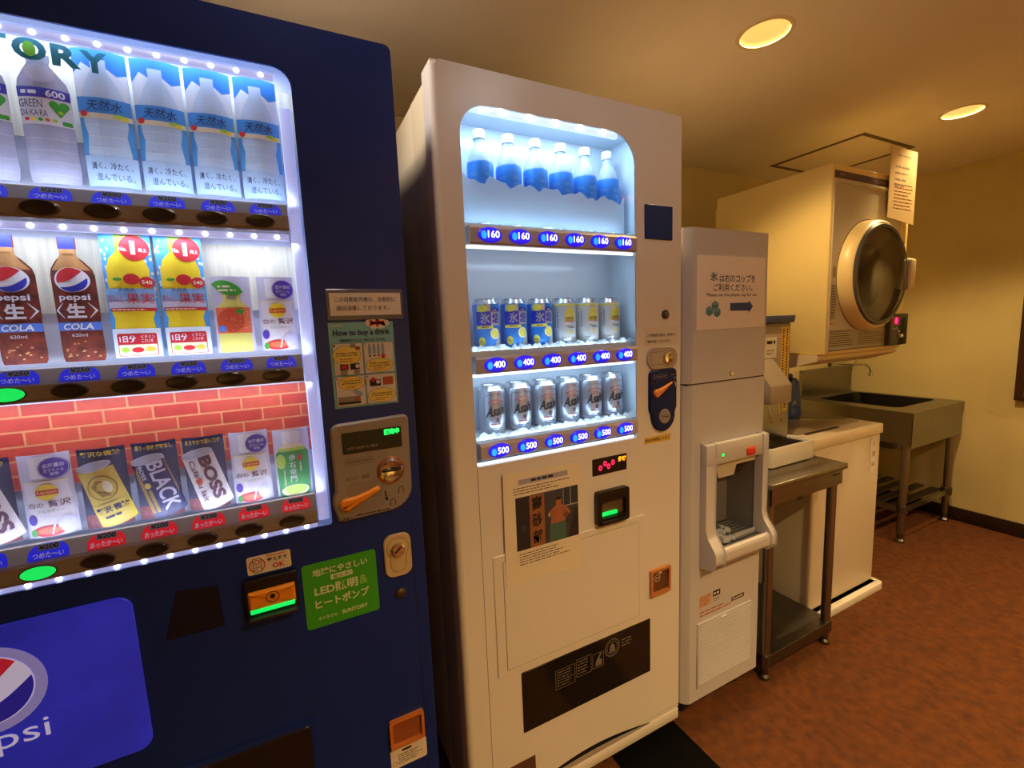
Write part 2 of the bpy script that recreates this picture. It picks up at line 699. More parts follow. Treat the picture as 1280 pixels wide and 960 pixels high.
# ------------------------------------------------------------------ floor mat
m_mat = mat('black rubber', (5, 5, 5), .95, var=.3, vscale=60, bump=.3, bscale=300, spec=.1)
tag(add('floor_mat', rbox(.76, 1.008, .30, 1.35, 0.0005, .006, .002), m_mat), 'black rubber mat on the carpet under the white machine', 'mat')

# ================================================================== the blue vending machine
BX0, BX1 = -.63, .229
BTOP = 1.835
V = thing('vending_machine', 'tall dark navy drink machine with three lit rows of picture cards', 'vending machine', ((BX0 + BX1) / 2, 1.2, 0))
WX0, WX1, WZ0, WZ1 = -.578, .049, .918, 1.757       # display window
CY = .966                                            # plane of the cards
cab_out = rrect(BX0 + .006, BX1 - .004, .05, BTOP - .006, .004, 2)
cab_in = list(reversed(rrect(WX0 - .034, WX1 + .034, WZ0 - .034, WZ1 + .034, .002, 1)))
add('cabinet', join(plate([cab_out, cab_in],   .983, 1.008), rbox(BX0 + .006, BX1 - .004, 1.008, 1.62, .05, BTOP - .006, .006)), mat('cream cabinet steel', (226, 214, 186), .4), V)
add('added_bounce_blocker', box(BX1 - .004, BX1 - .002, .990, 1.615, .055, BTOP - .012), m_navy, V)  # unseen panel, added to keep bounce light out of the gap
# door: a front skin with the window and the panel holes cut out, and a return around it
PX0, PX1, PZ0, PZ1 = -.60, -.272, .587, .872
outer = rrect(BX0, BX1, .05, BTOP, .012, 4)
win = list(reversed(rrect(WX0, WX1, WZ0, WZ1, (.004, .004, .03, .03), 6)))
skin = plate([outer, win], FRONT - .001, FRONT + .003)
ret = plate([rrect(BX0, BX1, .05, BTOP, .012, 4), list(reversed(rrect(BX0 + .004, BX1 - .004, .054, BTOP - .004, .01, 4)))], FRONT + .003, .982)
add('door', join(skin, ret), m_navy, V)
add('door_seam', box(.2035, .2048, FRONT - .0014, FRONT, .06, .90), m_black, V)
for i, x in enumerate((BX0 + .06, BX1 - .06)):
    add('foot', lathe([(.03, 0), (.03, .012), (.014, .016), (.014, .052)], (x, 1.05, 0), 16), m_dark, V)

# lit box behind the window
m_box = mat('white display backing', (222, 228, 246), .45)
CB = 1.0
add('display_box', join(box(WX0 - .03, WX1 + .03, CB, CB + .003, WZ0 - .03, WZ1 + .03),
                        box(WX0 - .03, WX0 - .027, FRONT + .004, CB, WZ0 - .03, WZ1 + .03),
                        box(WX1 + .022, WX1 + .025, FRONT + .004, CB, WZ0 - .03, WZ1 + .03),
                        box(WX0 - .03, WX1 + .03, FRONT + .004, CB, WZ0 - .03, WZ0 - .027),
                        box(WX0 - .03, WX1 + .03, FRONT + .004, CB, WZ1 + .027, WZ1 + .03)), m_box, V, smooth=False)

# printed backdrops
m_woodp = mat('pale wood plank print', (228, 222, 200), .5, var=.16, vscale=46, stretch=(3.2, 1, .12))


def brick_print():
    m = bpy.data.materials.new('red brick print')
    m.use_nodes = True
    nt = m.node_tree
    b = nt.nodes['Principled BSDF']
    b.inputs['Roughness'].default_value = .5
    tc = nt.nodes.new('ShaderNodeTexCoord')
    mp = nt.nodes.new('ShaderNodeMapping')
    mp.inputs['Rotation'].default_value = (PI / 2, 0, 0)
    mp.inputs['Scale'].default_value = (1, 1, 1)
    br = nt.nodes.new('ShaderNodeTexBrick')
    br.inputs['Scale'].default_value = 1.0
    br.inputs['Brick Width'].default_value = .068
    br.inputs['Row Height'].default_value = .024
    br.inputs['Mortar Size'].default_value = .0016
    br.inputs['Color1'].default_value = rgb((206, 66, 58))
    br.inputs['Color2'].default_value = rgb((226, 92, 70))
    br.inputs['Mortar'].default_value = rgb((236, 156, 104))
    ns = nt.nodes.new('ShaderNodeTexNoise')
    ns.inputs['Scale'].default_value = 60
    mx = nt.nodes.new('ShaderNodeMixRGB')
    mx.blend_type = 'MULTIPLY'
    mx.inputs['Fac'].default_value = .35
    nt.links.new(tc.outputs['Object'], mp.inputs['Vector'])
    nt.links.new(mp.outputs['Vector'], br.inputs['Vector'])
    nt.links.new(tc.outputs['Object'], ns.inputs['Vector'])
    nt.links.new(br.outputs['Color'], mx.inputs['Color1'])
    nt.links.new(ns.outputs['Fac'], mx.inputs['Color2'])
    nt.links.new(mx.outputs['Color'], b.inputs['Base Color'])
    return m


def bp(x0, x1, z0, z1, y):
    a = deep(x0, z0, y)
    b = deep(x1, z1, y)
    return a[0], b[0], a[1], b[1]


x0, x1, z0, z1 = bp(-.55, .050, 1.594, 1.716, .994)
add('wood_backdrop', box(x0, x1, .994, .996, z0, z1), m_woodp, V)
x0, x1, z0, z1 = bp(-.57, .042, 1.34, 1.452, .994)
add('wood_backdrop', box(x0, x1, .994, .996, z0, z1), m_woodp, V)
x0, x1, z0, z1 = bp(-.575, .031, 1.075, 1.205, .994)
add('brick_backdrop', box(x0, x1, .994, .996, z0, z1), brick_print(), V)

# panes between the rails
m_bpane = glass('blue machine glass', gloss=.05)
RAILS = [(1.478, 1.530), (1.207, 1.258), (.929, .983)]
for (a, b) in [(RAILS[i][0] + (RAILS[i][1] - RAILS[i][0]) * .56, (WZ1, RAILS[0][0], RAILS[1][0])[i]) for i in range(3)]:
    add('window_pane', box(WX0, WX1, FRONT + .0005, FRONT + .002, a, b), m_bpane, V, smooth=False)

# light strips with their diodes
strips = [(1.742, 1.735), (1.470, 1.462), (.922, .918)]
for k, (zc, _) in enumerate(strips):
    s = add('light_strip', rbox(WX0 + .002, .022, FRONT + .006, FRONT + .014, zc - .006, zc + .006, .002), m_barlit, V)
    for i in range(16):
        x = .003 - .0362 * i
        add('diode', lathe([(0, -.0025), (.003, -.002), (.0042, 0), (.0042, .002)], (x, FRONT + .006, zc), 10, 'y'), m_ledv, s)
add('side_light', rbox(.026, .046, FRONT + .02, FRONT + .026, .922, 1.70, .003), m_barlit, V)

# rails with price tags and buttons
m_tagb = mat('blue price tag with painted glow', (36, 44, 226), .45, emit=.30, ecol=(30, 40, 230))  # display light on the tags is put in as emission
m_tagr = mat('red price tag with painted glow', (232, 24, 44), .45, emit=.22, ecol=(232, 24, 44))  # same emission painted into the red tags
m_tagt = mat('pale tag lettering', (214, 220, 250), .5)
m_plab = mat('grey price plate', (120, 122, 140), .5)
m_btn = mat('dark selector button', (40, 34, 36), .25, coat=.3)
m_btng = mat('lit green selector button', (30, 200, 90), .3, emit=1.0, ecol=(20, 220, 90))
m_rim = mat('button rim', (78, 70, 68), .4)
NCOL = 8
for ri, (za, zb) in enumerate(RAILS):
    zm = za + (zb - za) * .56
    prof = [(FRONT - .007, za + .001), (FRONT - .009, za + .006), (FRONT - .008, zm - .002), (FRONT + .003, zm), (FRONT + .0145, zb), (FRONT + .022, zb), (FRONT + .022, za)]
    rail = add('button_rail', plate(prof, WX0 + .004, .0235, 'x'), m_greyd, V, smooth=False)
    for k in range(NCOL):
        x = -.0205 - .0708 * k
        lit = (ri == 1 and k == 5) or (ri == 2 and k in (5, 6))
        bz = za + .0155
        add('button_rim', dome(ell(x, bz, .0228, .0118, 28), FRONT - .0105, FRONT - .006, .001), m_rim, rail)
        add('button', dome(ell(x, bz, .0205, .0100, 28), FRONT - .0122, FRONT - .007, .0008, dish=.0012), m_btng if lit else m_btn, rail)
        tx = x + .009
        hot = ri == 2 and k <= 4
        w, z0, z1 = .0245, zm + .0005, zb - .0005
        h = z1 - z0
        pts = [(tx - w, z0), (tx + w, z0)] + [(tx + w * math.cos(a) ** .7 if math.cos(a) > 0 else tx - w * abs(math.cos(a)) ** .7, z0 + h * .3 + h * .7 * math.sin(a)) for a in [PI * i / 14 for i in range(15)]]
        lean = lambda u, v, q: (u, FRONT + .0028 + .0112 * (v - zm) / (zb - zm) - q, v)
        Art().poly(pts, m_tagr if hot else m_tagb, 1).build('price_tag', lean, rail)
        a = Art()
        price = '¥250' if (ri == 0 and k in (4, 5)) or (ri == 1 and k in (2, 3, 4, 5)) else '¥200'
        a.rect(tx - .013, tx + .013, z0 + h * .56, z0 + h * .97, m_plab, 1)
        a.text(price, tx, z0 + h * .765, .024, h * .31, m_ink, 2, .03)
        a.text('あったか〜い' if hot else 'つめた〜い', tx, z0 + h * .27, .041 if hot else .037, h * .36, m_tagt, 2, .02)
        a.build('price_lettering', lambda u, v, q: lean(u, v, q + .0004), rail)

# light for the three rows
for (zt, pw) in ((WZ1 + .012, 1.15 * BLUE_W), (1.462, .95 * BLUE_W), (1.203, 1.0 * BLUE_W)):
    area('display_light', ((WX0 + WX1) / 2, FRONT + .021, zt), (math.radians(22), 0, 0), .60, .012, pw, COOLBLUE, V)
for (zt, pw) in ((1.532, .5 * BLUE_W), (1.260, .5 * BLUE_W), (.985, .5 * BLUE_W)):
    area('display_light', ((WX0 + WX1) / 2, FRONT + .008, zt), (math.radians(180 - 30), 0, 0), .60, .008, pw, COOLBLUE, V)

# maker's name on the glass
m_teal = mat('teal lettering', (16, 120, 128), .5)
m_lime = mat('lime green dot', (120, 200, 40), .5)
a = Art()
MY_ = FRONT + .024
for ch, x, w in (('S', -.437, .030), ('U', -.402, .033), ('N', -.365, .034), ('T', -.328, .031), ('O', -.2905, .038), ('R', -.2515, .033), ('Y', -.2195, .034)):
    px_, pz_ = deep(x, 1.7155 - .05 * max(0, x + .2905), MY_)
    a.text(ch, px_, pz_, w, .031, m_teal, 1, .045)
px_, pz_ = deep(-.2905, 1.7155, MY_)
a.oval(px_, pz_, .0075, .0105, m_lime, 2)
a.build('maker_name', on_front(FRONT + .024), V)

# backlit poster panel
m_pblue = mat('backlit blue poster', (46, 52, 200), .3, emit=.34, ecol=(52, 58, 214), var=.3, vscale=5)
m_phalo = mat('backlit pale halo', (150, 150, 226), .3, emit=.30, ecol=(150, 150, 226))
m_pwhite = mat('backlit white print', (206, 206, 240), .3, emit=.40, ecol=(200, 200, 240))
m_pred = mat('backlit red print', (190, 40, 60), .3, emit=.38, ecol=(190, 36, 56))
m_pdeep = mat('backlit deep blue print', (44, 40, 170), .3, emit=.36, ecol=(40, 36, 160))
add('poster_panel', dome(rrect(PX0, PX1, PZ0, PZ1, .022, 6), FRONT - .004, FRONT, .0015), m_pblue, V)
GX, GZ, GR = -.458, .772, .056
a = Art()
for i, rr in enumerate((1.26, 1.2, 1.14)):
    a.oval(GX, GZ, GR * rr, GR * rr, m_phalo, 1 + i * .3, 40)
a.oval(GX, GZ, GR, GR, m_pwhite, 3, 40)


def globe(a, cx, cz, r, red, blue, layer, tilt=.0):
    n = 20
    def lens(t0, t1, bulge, m):
        rim = [(cx + r * .97 * math.cos(t), cz + r * .97 * math.sin(t)) for t in [t0 + (t1 - t0) * i / n for i in range(n + 1)]]
        e0, e1 = rim[-1], rim[0]
        cur = [(e0[0] + (e1[0] - e0[0]) * q, e0[1] + (e1[1] - e0[1]) * q - r * bulge * math.sin(PI * q)) for q in [i / 10 for i in range(1, 10)]]
        a.poly(rim + cur, m, layer)
    lens(PI * .25, PI * 1.07, .24, red)
    lens(PI * 1.20, PI * 2.06, .27, blue)


globe(a, GX, GZ, GR, m_pred, m_pdeep, 4)
a.text('pepsi', -.457, .683, .124, .043, m_pwhite, 3, .0)
a.build('poster_print', on_front(FRONT - .004), V)

# stickers and fittings on the lower front
m_yel = mat('pale yellow sticker', (240, 226, 150), .55)
m_red = mat('red print', (206, 30, 40), .55)
m_sw = mat('white sticker', (232, 222, 206), .55)
add('bill_notice', plate(rrect(-.103, -.030, .853, .888, .004, 4), FRONT - .0020, FRONT - .001), m_sw, V)
a = Art()
a.rect(-.034, -.0305, .855, .886, m_yel, 1)
a.ring(-.0865, .870, .0135, .0115, m_red, 1)
a.rect(-.0935, -.0795, .857, .884, m_sw, 2)
a.poly([rrect(-.0935, -.0795, .857, .884, .001), list(reversed(rrect(-.0925, -.0805, .858, .883, .001)))], m_ink, 3)
a.ring(-.0865, .8765, .0048, .0033, m_red, 3)
a.text('1000\n円', -.0865, .864, .009, .009, m_ink, 3)
a.scribble(-.070, -.036, .8825, .8862, 1, m_red, 2, .5, 4)
a.text('使えます', -.053, .8765, .034, .008, m_ink, 2, .02)
a.text('OK', -.0515, .8630, .021, .010, m_red, 2, .02)
a.build('notice_print', on_front(FRONT - .002), V)

bill = add('bill_slot', dome(rrect(-.113, -.022, .769, .848, .005, 4), FRONT - .012, FRONT, .003), m_black, V)
add('bill_mouth', dome(rrect(-.106, -.028, .789, .826, .002, 3), FRONT - .020, FRONT - .011, .004), m_orange, bill)
a = Art()
a.ring(-.066, .811, .0115, .0095, mat('brown print', (120, 70, 24), .6), 1)
a.oval(-.066, .8125, .0045, .005, m_ink, 1)
a.text('ALL YEN', -.066, .805, .011, .002, m_ink, 1)
a.build('bill_mark', on_front(FRONT - .0201), bill)
m_glow = mat('green guide light', (20, 220, 100), .3, emit=1.1, ecol=(10, 220, 90))
add('guide_light', rbox(-.104, -.030, FRONT - .023, FRONT - .012, .7865, .7945, .002), m_glow, bill)
add('bill_lip', rbox(-.108, -.026, FRONT - .026, FRONT - .008, .772, .779, .002), m_dark, bill)

add('save_energy_sticker', plate(rrect(-.0145, .1255, .711, .846, .006, 4), FRONT - .0020, FRONT - .001), m_green, V)
m_stx = mat('pale green lettering', (216, 226, 190), .55)
a = Art()
a.text('地球にやさしい', .056, .826, .104, .0155, m_stx, 1, .03)
a.rect(.036, .078, .8045, .8155, m_stx, 1, .002)
a.text('省エネ!', .057, .810, .034, .0085, m_green, 2, .02)
a.text('LED照明', .0455, .787, .082, .020, m_stx, 1, .03)
a.text('&', .098, .788, .017, .019, mat('light leaf lettering', (150, 206, 110), .55), 1, .02)
a.text('ヒートポンプ', .0555, .7605, .103, .019, m_stx, 1, .03)
a.text('水と生きる', .0245, .7295, .035, .007, m_stx, 1, .01)
a.text('SUNTORY', .077, .730, .051, .0085, m_stx, 1, .03)
a.build('sticker_lettering', on_front(FRONT - .002), V)

add('dark_patch', dome([(-.236, .772), (-.148, .770), (-.151, .850), (-.212, .858)], FRONT - .002, FRONT, .0008), mat('dark glossy patch', (26, 28, 46), .25, spec=.3), V)  # dark glossy four-sided patch on the door front
add('outlet_flap', dome(rrect(-.50, -.027, .30, .512, .008, 4), FRONT - .006, FRONT, .003, dish=.002), m_smoke, V)
add('outlet_frame', plate([rrect(-.515, -.012, .288, .524, .012, 4), list(reversed(rrect(-.50, -.027, .30, .512, .008, 4)))], FRONT - .004, FRONT - .001), m_navy, V)
coinret = add('coin_return', plate([rrect(.124, .200, .379, .445, .004, 3), list(reversed(rrect(.130, .194, .385, .439, .002, 3)))], FRONT - .010, FRONT), m_amber, V)
add('coin_cup', dome(rrect(.130, .194, .385, .439, .002, 3), FRONT - .003, FRONT, .001, dish=.001), mat('brown amber cup', (150, 84, 44), .3), coinret)
add('service_sticker', plate(rrect(.122, .203, .324, .372, .005, 3), FRONT - .0020, FRONT - .001), m_sw, V)
a = Art()
a.scribble(.148, .18, .359, .368, 1, m_ink, 1, .6, 2)
a.scribble(.138, .198, .332, .357, 5, m_ink, 1, .35, 5)
a.ring(.1305, .336, .005, .004, m_ink, 1)
a.build('service_print', on_front(FRONT - .002), V)

# notice, guide sheet, coin panel
add('notice_holder', dome(rrect(.074, .219, 1.318, 1.377, .002, 2), FRONT - .003, FRONT, .001), mat('grey clear holder', (92, 92, 112), .2), V)
add('notice_card', plate([(.080, 1.327), (.214, 1.327), (.214, 1.370), (.080, 1.370)], FRONT - .0040, FRONT - .003), m_pw, V, smooth=False)
a = Art()
a.text('この自動販売機は、定期的に', .1465, 1.3575, .114, .0095, m_ink, 1, .004)
a.text('清拭消毒しております。', .1405, 1.341, .100, .0095, m_ink, 1, .004)
a.build('notice_lettering', on_front(FRONT - .004), V)

m_cyan = mat('pale teal sheet print', (126, 196, 206), .5)
m_ywb = mat('yellow bubble print', (240, 220, 110), .5)
m_cardw = mat('off white print', (224, 222, 216), .5)
m_navyt = mat('violet navy lettering', (44, 30, 88), .55)
m_brn = mat('rust print', (176, 88, 60), .55)
add('guide_sheet', plate([(.0735, 1.1475), (.196, 1.1475), (.196, 1.314), (.0735, 1.314)], FRONT - .0020, FRONT - .001), m_cyan, V, smooth=False)
a = Art()
a.text('SUNTORY', .0895, 1.308, .022, .0045, m_cardw, 1, .01)
for cx, cz, r in ((.150, 1.312, .008), (.16, 1.316, .009), (.171, 1.315, .009), (.181, 1.311, .008), (.172, 1.307, .009), (.158, 1.307, .009)):
    a.oval(cx, cz, r, r * .8, m_pw, 1)
a.scribble(.150, .184, 1.306, 1.317, 2, m_red, 2, .45, 3)
a.text('How to buy a drink', .135, 1.2925, .108, .0145, m_navyt, 2, .03)
a.text('自動販売機の使い方  购买方法  구입 방법', .135, 1.279, .086, .006, m_inkb, 1)
for (cx0, cx1, cz0, cz1, num, bx, bz, bw, bh, t1, t2) in (
        (.0785, .1325, 1.2125, 1.273, '1', .103, 1.2505, .026, .0185, 'Insert coins', 'or 1,000 yen bills'),
        (.1355, .1925, 1.2125, 1.273, '2', .164, 1.2275, .026, .0135, 'Push a button', 'to choose a drink'),
        (.0785, .1325, 1.151, 1.2095, '3', .108, 1.1955, .024, .0135, 'Take your drink', 'please'),
        (.1355, .1925, 1.151, 1.2095, '4', .164, 1.1665, .027, .0140, 'Push the lever down', 'to get your change')):
    a.rect(cx0 - .0007, cx1 + .0007, cz0 - .0007, cz1 + .0007, m_ink, 1)
    a.rect(cx0, cx1, cz0, cz1, m_cardw, 2)
    a.oval(bx, bz, bw + .0006, bh + .0006, m_ink, 3)
    a.oval(bx, bz, bw, bh, m_ywb, 4)
    a.rect(cx0, cx0 + .0055, cz1 - .0075, cz1, m_cardw, 4)
    a.text(num, cx0 + .0028, cz1 - .0038, .0028, .005, m_ink, 5)
    a.text(t1, bx, bz + .0045, bw * 1.45, .0038, m_ink, 5, .02)
    a.text(t2, bx, bz - .0005, bw * 1.55, .0038, m_ink, 5, .02)
    a.scribble(bx - bw * .5, bx + bw * .6, bz - bh * .75, bz - bh * .3, 2, m_brn, 5, .4, 9)
for k in range(4):
    a.rect(.1435 + k * .0085, .1495 + k * .0085, 1.250, 1.266, mat('bluish grey print', (150, 176, 196), .5), 3)
    a.oval(.1465 + k * .0085, 1.268, .002, .003, m_grey, 3)
    a.rect(.1445 + k * .0085, .1485 + k * .0085, 1.245, 1.248, m_ink, 3)
a.oval(.172, 1.2455, .004, .0045, m_red, 4)
a.rect(.089, .104, 1.222, 1.233, m_ink, 5)
a.rect(.091, .102, 1.224, 1.231, m_red, 6)
a.rect(.108, .125, 1.222, 1.234, m_ink, 5)
a.oval(.121, 1.2285, .004, .004, m_cardw, 6)
a.oval(.096, 1.2175, .0065, .0045, m_grey, 5)
a.oval(.119, 1.2175, .006, .0045, m_grey, 5)
a.rect(.110, .120, 1.2645, 1.2725, m_grey, 5)
a.oval(.124, 1.2635, .005, .004, m_brn, 5)
a.rect(.0805, .122, 1.1545, 1.1695, m_greyd, 5)
a.rect(.0805, .122, 1.1545, 1.159, m_ink, 6)
a.oval(.116, 1.1635, .005, .004, m_brn, 7)
a.spin((.118, 1.176), -.6)
a.rect(.109, .127, 1.172, 1.180, mat('bluish grey print', (150, 176, 196), .5), 7)
a.spin()
a.rect(.142, .163, 1.186, 1.199, m_ink, 5)
a.oval(.158, 1.194, .004, .004, m_cardw, 6)
a.oval(.149, 1.199, .004, .005, m_red, 6)
a.rect(.168, .188, 1.187, 1.203, m_brn, 5)
a.build('guide_print', on_front(FRONT - .002), V)

cp = [(.061, .9225), (.074, .9195), (.160, .9225)] + arc((.163, .970), .047, -PI / 2, -.1, 6) + [(.2115, 1.08)] + \
     arc((.201, 1.111), .011, 0, PI / 2, 4) + arc((.076, 1.101), .017, PI * .55, PI, 5) + [(.0595, .985), (.054, .972), (.053, .957)]
coin = add('coin_panel', dome(cp, FRONT - .010, FRONT, .004), m_grey, V)
add('coin_display', plate(rrect(.079, .195, 1.0565, 1.0995, .002, 2), FRONT - .0112, FRONT - .010), m_black, coin)
m_gdig = mat('green lit digits', (40, 255, 120), .4, emit=2.2, ecol=(20, 255, 90))
a = Art()
a.text('販売中', .1755, 1.0905, .031, .0125, m_gdig, 1, .05)
a.poly([rrect(.083, .155, 1.0595, 1.075, .001), list(reversed(rrect(.0835, .1545, 1.060, 1.0745, .001)))], m_dark, 1)
a.text('10円 100円 使用中', .117, 1.067, .06, .007, m_grey, 1)
a.build('display_digits', on_front(FRONT - .0112), coin)
a = Art()
for k, s in enumerate(('1000', '500', '100', '10')):
    a.ring(.0875 + k * .0135, 1.0395, .0068, .0062, m_ink, 1)
    a.text(s, .0875 + k * .0135, 1.0395, .008, .004, m_ink, 1, .01)
a.build('coin_marks', on_front(FRONT - .010), coin)
a = Art()
a.text('おつり・返却', .103, 1.0065, .044, .008, m_ink, 1, .005)
a.build('panel_lettering', on_front(FRONT - .010), coin)
a = Art()
a.text('お願い:', .080, .9265, .022, .005, m_ink, 1, .02)
a.scribble(.094, .165, .9265, .931, 1, m_ink, 1, .6, 8)
a.build('panel_warning', on_front(FRONT - .010), coin)
a = Art()
a.poly(arc((.186, .967), .0055, 0, PI, 8) + [(.1795, .9575), (.1815, .9575)] + arc((.186, .967), .0040, PI, 0, 8) + [(.1905, .9575), (.192, .9575)], m_ink, 1)
a.poly(arc((.168, .943), .0055, 0, PI, 8) + [(.1615, .9335), (.1635, .9335)] + arc((.168, .943), .0040, PI, 0, 8) + [(.1725, .9335), (.174, .9335)], m_ink, 1)
a.poly([(.152, .968), (.155, .968), (.157, .953), (.160, .953), (.1565, .946), (.151, .953), (.154, .953)], m_ink, 1)
a.build('turn_arrow', on_front(FRONT - .010), coin)
sl = add('coin_slot', lathe([(.028, 0), (.028, -.002), (.0265, -.003), (.0255, -.001)], (.1685, FRONT - .010, 1.010), 36, 'y', caps=False), mat('copper ring', (190, 110, 60), .3, metal=.6), coin)
add('slot_bowl', lathe([(0, -.0005), (.012, -.0015), (.021, -.006), (.0255, -.002), (.0255, 0)], (.1685, FRONT - .010, 1.010), 36, 'y'), m_chrome, coin)
add('slot_opening', box(.153, .184, FRONT - .0170, FRONT - .011, 1.0085, 1.0115), m_black, coin)
add('lever_well', dome(rrect(.082, .150, .930, .998, .014, 5), FRONT - .0105, FRONT - .009, .0004, dish=.0006), m_greyd, coin)
lv = [(.0665, .956)] + arc((.0775, .9565), .0125, PI * 1.0, PI * 1.75, 6) + [(.105, .957), (.125, .966), (.140, .9735)] + arc((.139, .9785), .0045, -.8, 1.6, 4) + [(.118, .976), (.098, .9705)] + arc((.0775, .9565), .0125, PI * .45, PI * .95, 5)
add('return_lever', dome(lv, FRONT - .022, FRONT - .011, .003), m_orange, coin)

lk = add('lock_plate', dome(rrect(.1425, .1995, .773, .868, .018, 6), FRONT - .006, FRONT, .002), mat('beige lock plate', (206, 186, 140), .4), V)
oo = arc((.171, .837), .0235, -.75, PI + .75, 14) + arc((.171, .800), .0165, PI * .97, 2 * PI + .1, 10)
a = Art()
a.poly([oo, list(reversed(shrink(oo, .0008)))], m_ink, 1)
a.build('lock_outline', on_front(FRONT - .006), lk)
add('lock_barrel', lathe([(0, -.008), (.012, -.008), (.0145, -.006), (.0145, 0)], (.171, FRONT - .006, .835), 24, 'y'), m_chrome, lk)
s = add('lock_slot', box(-.009, .009, -.0008, .0008, -.0015, .0015), m_ink, lk)
s.location = Vector((.171, FRONT - .0142, .835)) - W[lk.name]
s.rotation_euler = (0, -math.radians(40), 0)
key = add('key_lock', lathe([(0, -.005), (.008, -.005), (.0115, -.003), (.0115, 0)], (.171, FRONT - .001, .733), 20, 'y'), m_steeld, V)
add('key_hole', box(.170, .172, FRONT - .0068, FRONT - .005, .727, .735), m_ink, key)

# ================================================================== picture cards in the blue machine
CARD_GROUP = {}
m_film = frosted('clear card sleeve', (214, 214, 240), clear=.95)
sky = mat('sky blue print', (84, 168, 236), .75, var=.12, vscale=30)
skyd = mat('deep sky print', (36, 132, 222), .75)
cloud = mat('cloud white print', (226, 236, 248), .75)
pale = mat('pale bottle print', (196, 220, 244), .75, var=.05, vscale=40)
pale2 = mat('paler bottle print', (222, 234, 248), .75)
navyi = mat('deep navy print', (24, 30, 90), .75)
redi = mat('bright red print', (206, 34, 44), .75)
orangei = mat('orange print', (226, 110, 66), .75, var=.1, vscale=60)
yellowi = mat('bright yellow print', (244, 214, 28), .75, var=.05, vscale=30)
lemoni = mat('lemon print', (226, 216, 112), .75)
greeni = mat('leaf green print', (60, 160, 44), .75)
limei = mat('lime print', (170, 206, 60), .75)
whitei = mat('white print', (236, 236, 244), .75)
lilaci = mat('lilac grey print', (206, 204, 228), .75)
violeti = mat('violet print', (78, 44, 172), .75)
maroon = mat('maroon print', (92, 32, 58), .75)
goldi = mat('gold print', (216, 190, 70), .75, var=.12, vscale=40)
goldd = mat('dark gold print', (160, 128, 44), .75)
creami = mat('cream print', (236, 226, 190), .75)
cardn = mat('navy card print', (34, 32, 78), .75)
silveri = mat('silver lid print', (176, 178, 196), .75)
colai = mat('cola amber print', (112, 42, 26), .75, var=.55, vscale=70)
colal = mat('light amber print', (196, 142, 84), .75, var=.25, vscale=60)
beans = mat('coffee bean print', (128, 44, 40), .75, var=.5, vscale=220)
capb = mat('blue cap print', (44, 52, 176), .75)
stripeb = mat('azure stripe print', (84, 128, 224), .75)
clearg = mat('grey clear bottle print', (176, 178, 204), .75, var=.07, vscale=30, stretch=(1, 1, 4))
clearl = mat('light clear bottle print', (196, 196, 216), .75)
greeng = mat('tea green print', (38, 150, 48), .75, var=.1, vscale=30)


def card(k, zfront, w, h, label, cat, group, outline, sheetm, art, bulge=.009, name='picture_card', film=None):
    """a curved printed card: outline in local (u, v), art painted on it"""
    s = CY / FRONT
    cx, z0 = deep(-.0092 - .0682 * k, zfront, CY)
    half = w * s / 2 + .0005
    t = thing(name, label, cat, (cx, CY, z0), group)
    place = on_bulge(cx, CY, z0, half, bulge)
    cuts = [half * (-1 + 2 * i / 8) for i in range(1, 8)]
    bm = bmesh.new()
    flat, tr = tri2([[(p[0] * s, p[1] * s) for p in outline]])
    bv = [bm.verts.new((p[0], 0, p[1])) for p in flat]
    for f in tr:
        bm.faces.new([bv[i] for i in f])
    for u in cuts:
        bmesh.ops.bisect_plane(bm, geom=bm.verts[:] + bm.edges[:] + bm.faces[:], dist=1e-6, plane_co=(u, 0, 0), plane_no=(1, 0, 0))
    r = bmesh.ops.solidify(bm, geom=bm.faces[:], thickness=-.0008)
    bm.verts.index_update()
    vs = [place(v.co.x, v.co.z, -abs(v.co.y)) for v in bm.verts]
    fs = [tuple(v.index for v in f.verts) for f in bm.faces]
    bm.free()
    add('card_sheet', (vs, fs), sheetm, t, smooth=False)
    if art.items:
        art.items = [([(p[0] * s, p[1] * s) for p in v], f, m, l) for v, f, m, l in art.items]
        art.build('card_print', place, t, cuts)
    if film:
        fv = on_bulge(cx, CY, z0, half + .003, bulge + .003)
        n = 8
        fh = film * s
        uu = [(half + .003) * (-1 + 2 * i / n) for i in range(n + 1)]
        vs = [fv(u, v, 0) for v in (-.002, fh) for u in uu] + [fv(u, v, -.0005) for v in (-.002, fh) for u in uu]
        m = n + 1
        fs = [(i, i + 1, m + i + 1, m + i) for i in range(n)] + [(2 * m + i + 1, 2 * m + i, 3 * m + i, 3 * m + i + 1) for i in range(n)]
        add('clear_sleeve', (vs, fs), m_film, t)
    return t


def rect_out(w, h):
    return [(-w / 2, 0), (w / 2, 0), (w / 2, h), (-w / 2, h)]


def bottle(w, h, cap, neck, shoulder, foot=.9, capw=.36):
    """bottle outline: half widths from the foot up"""
    right = [(w / 2 * foot, 0), (w / 2 * .97, h * .03), (w / 2, h * .1), (w / 2 * .97, h * .32), (w / 2, h * .38), (w / 2, h * shoulder),
             (w / 2 * .92, h * (shoulder + (neck - shoulder) * .35)), (w / 2 * .62, h * (shoulder + (neck - shoulder) * .75)), (w / 2 * capw, h * neck),
             (w / 2 * capw, h * cap), (w / 2 * capw * 1.12, h * cap), (w / 2 * capw * 1.12, h)]
    return right + [(-x, z) for x, z in reversed(right)]


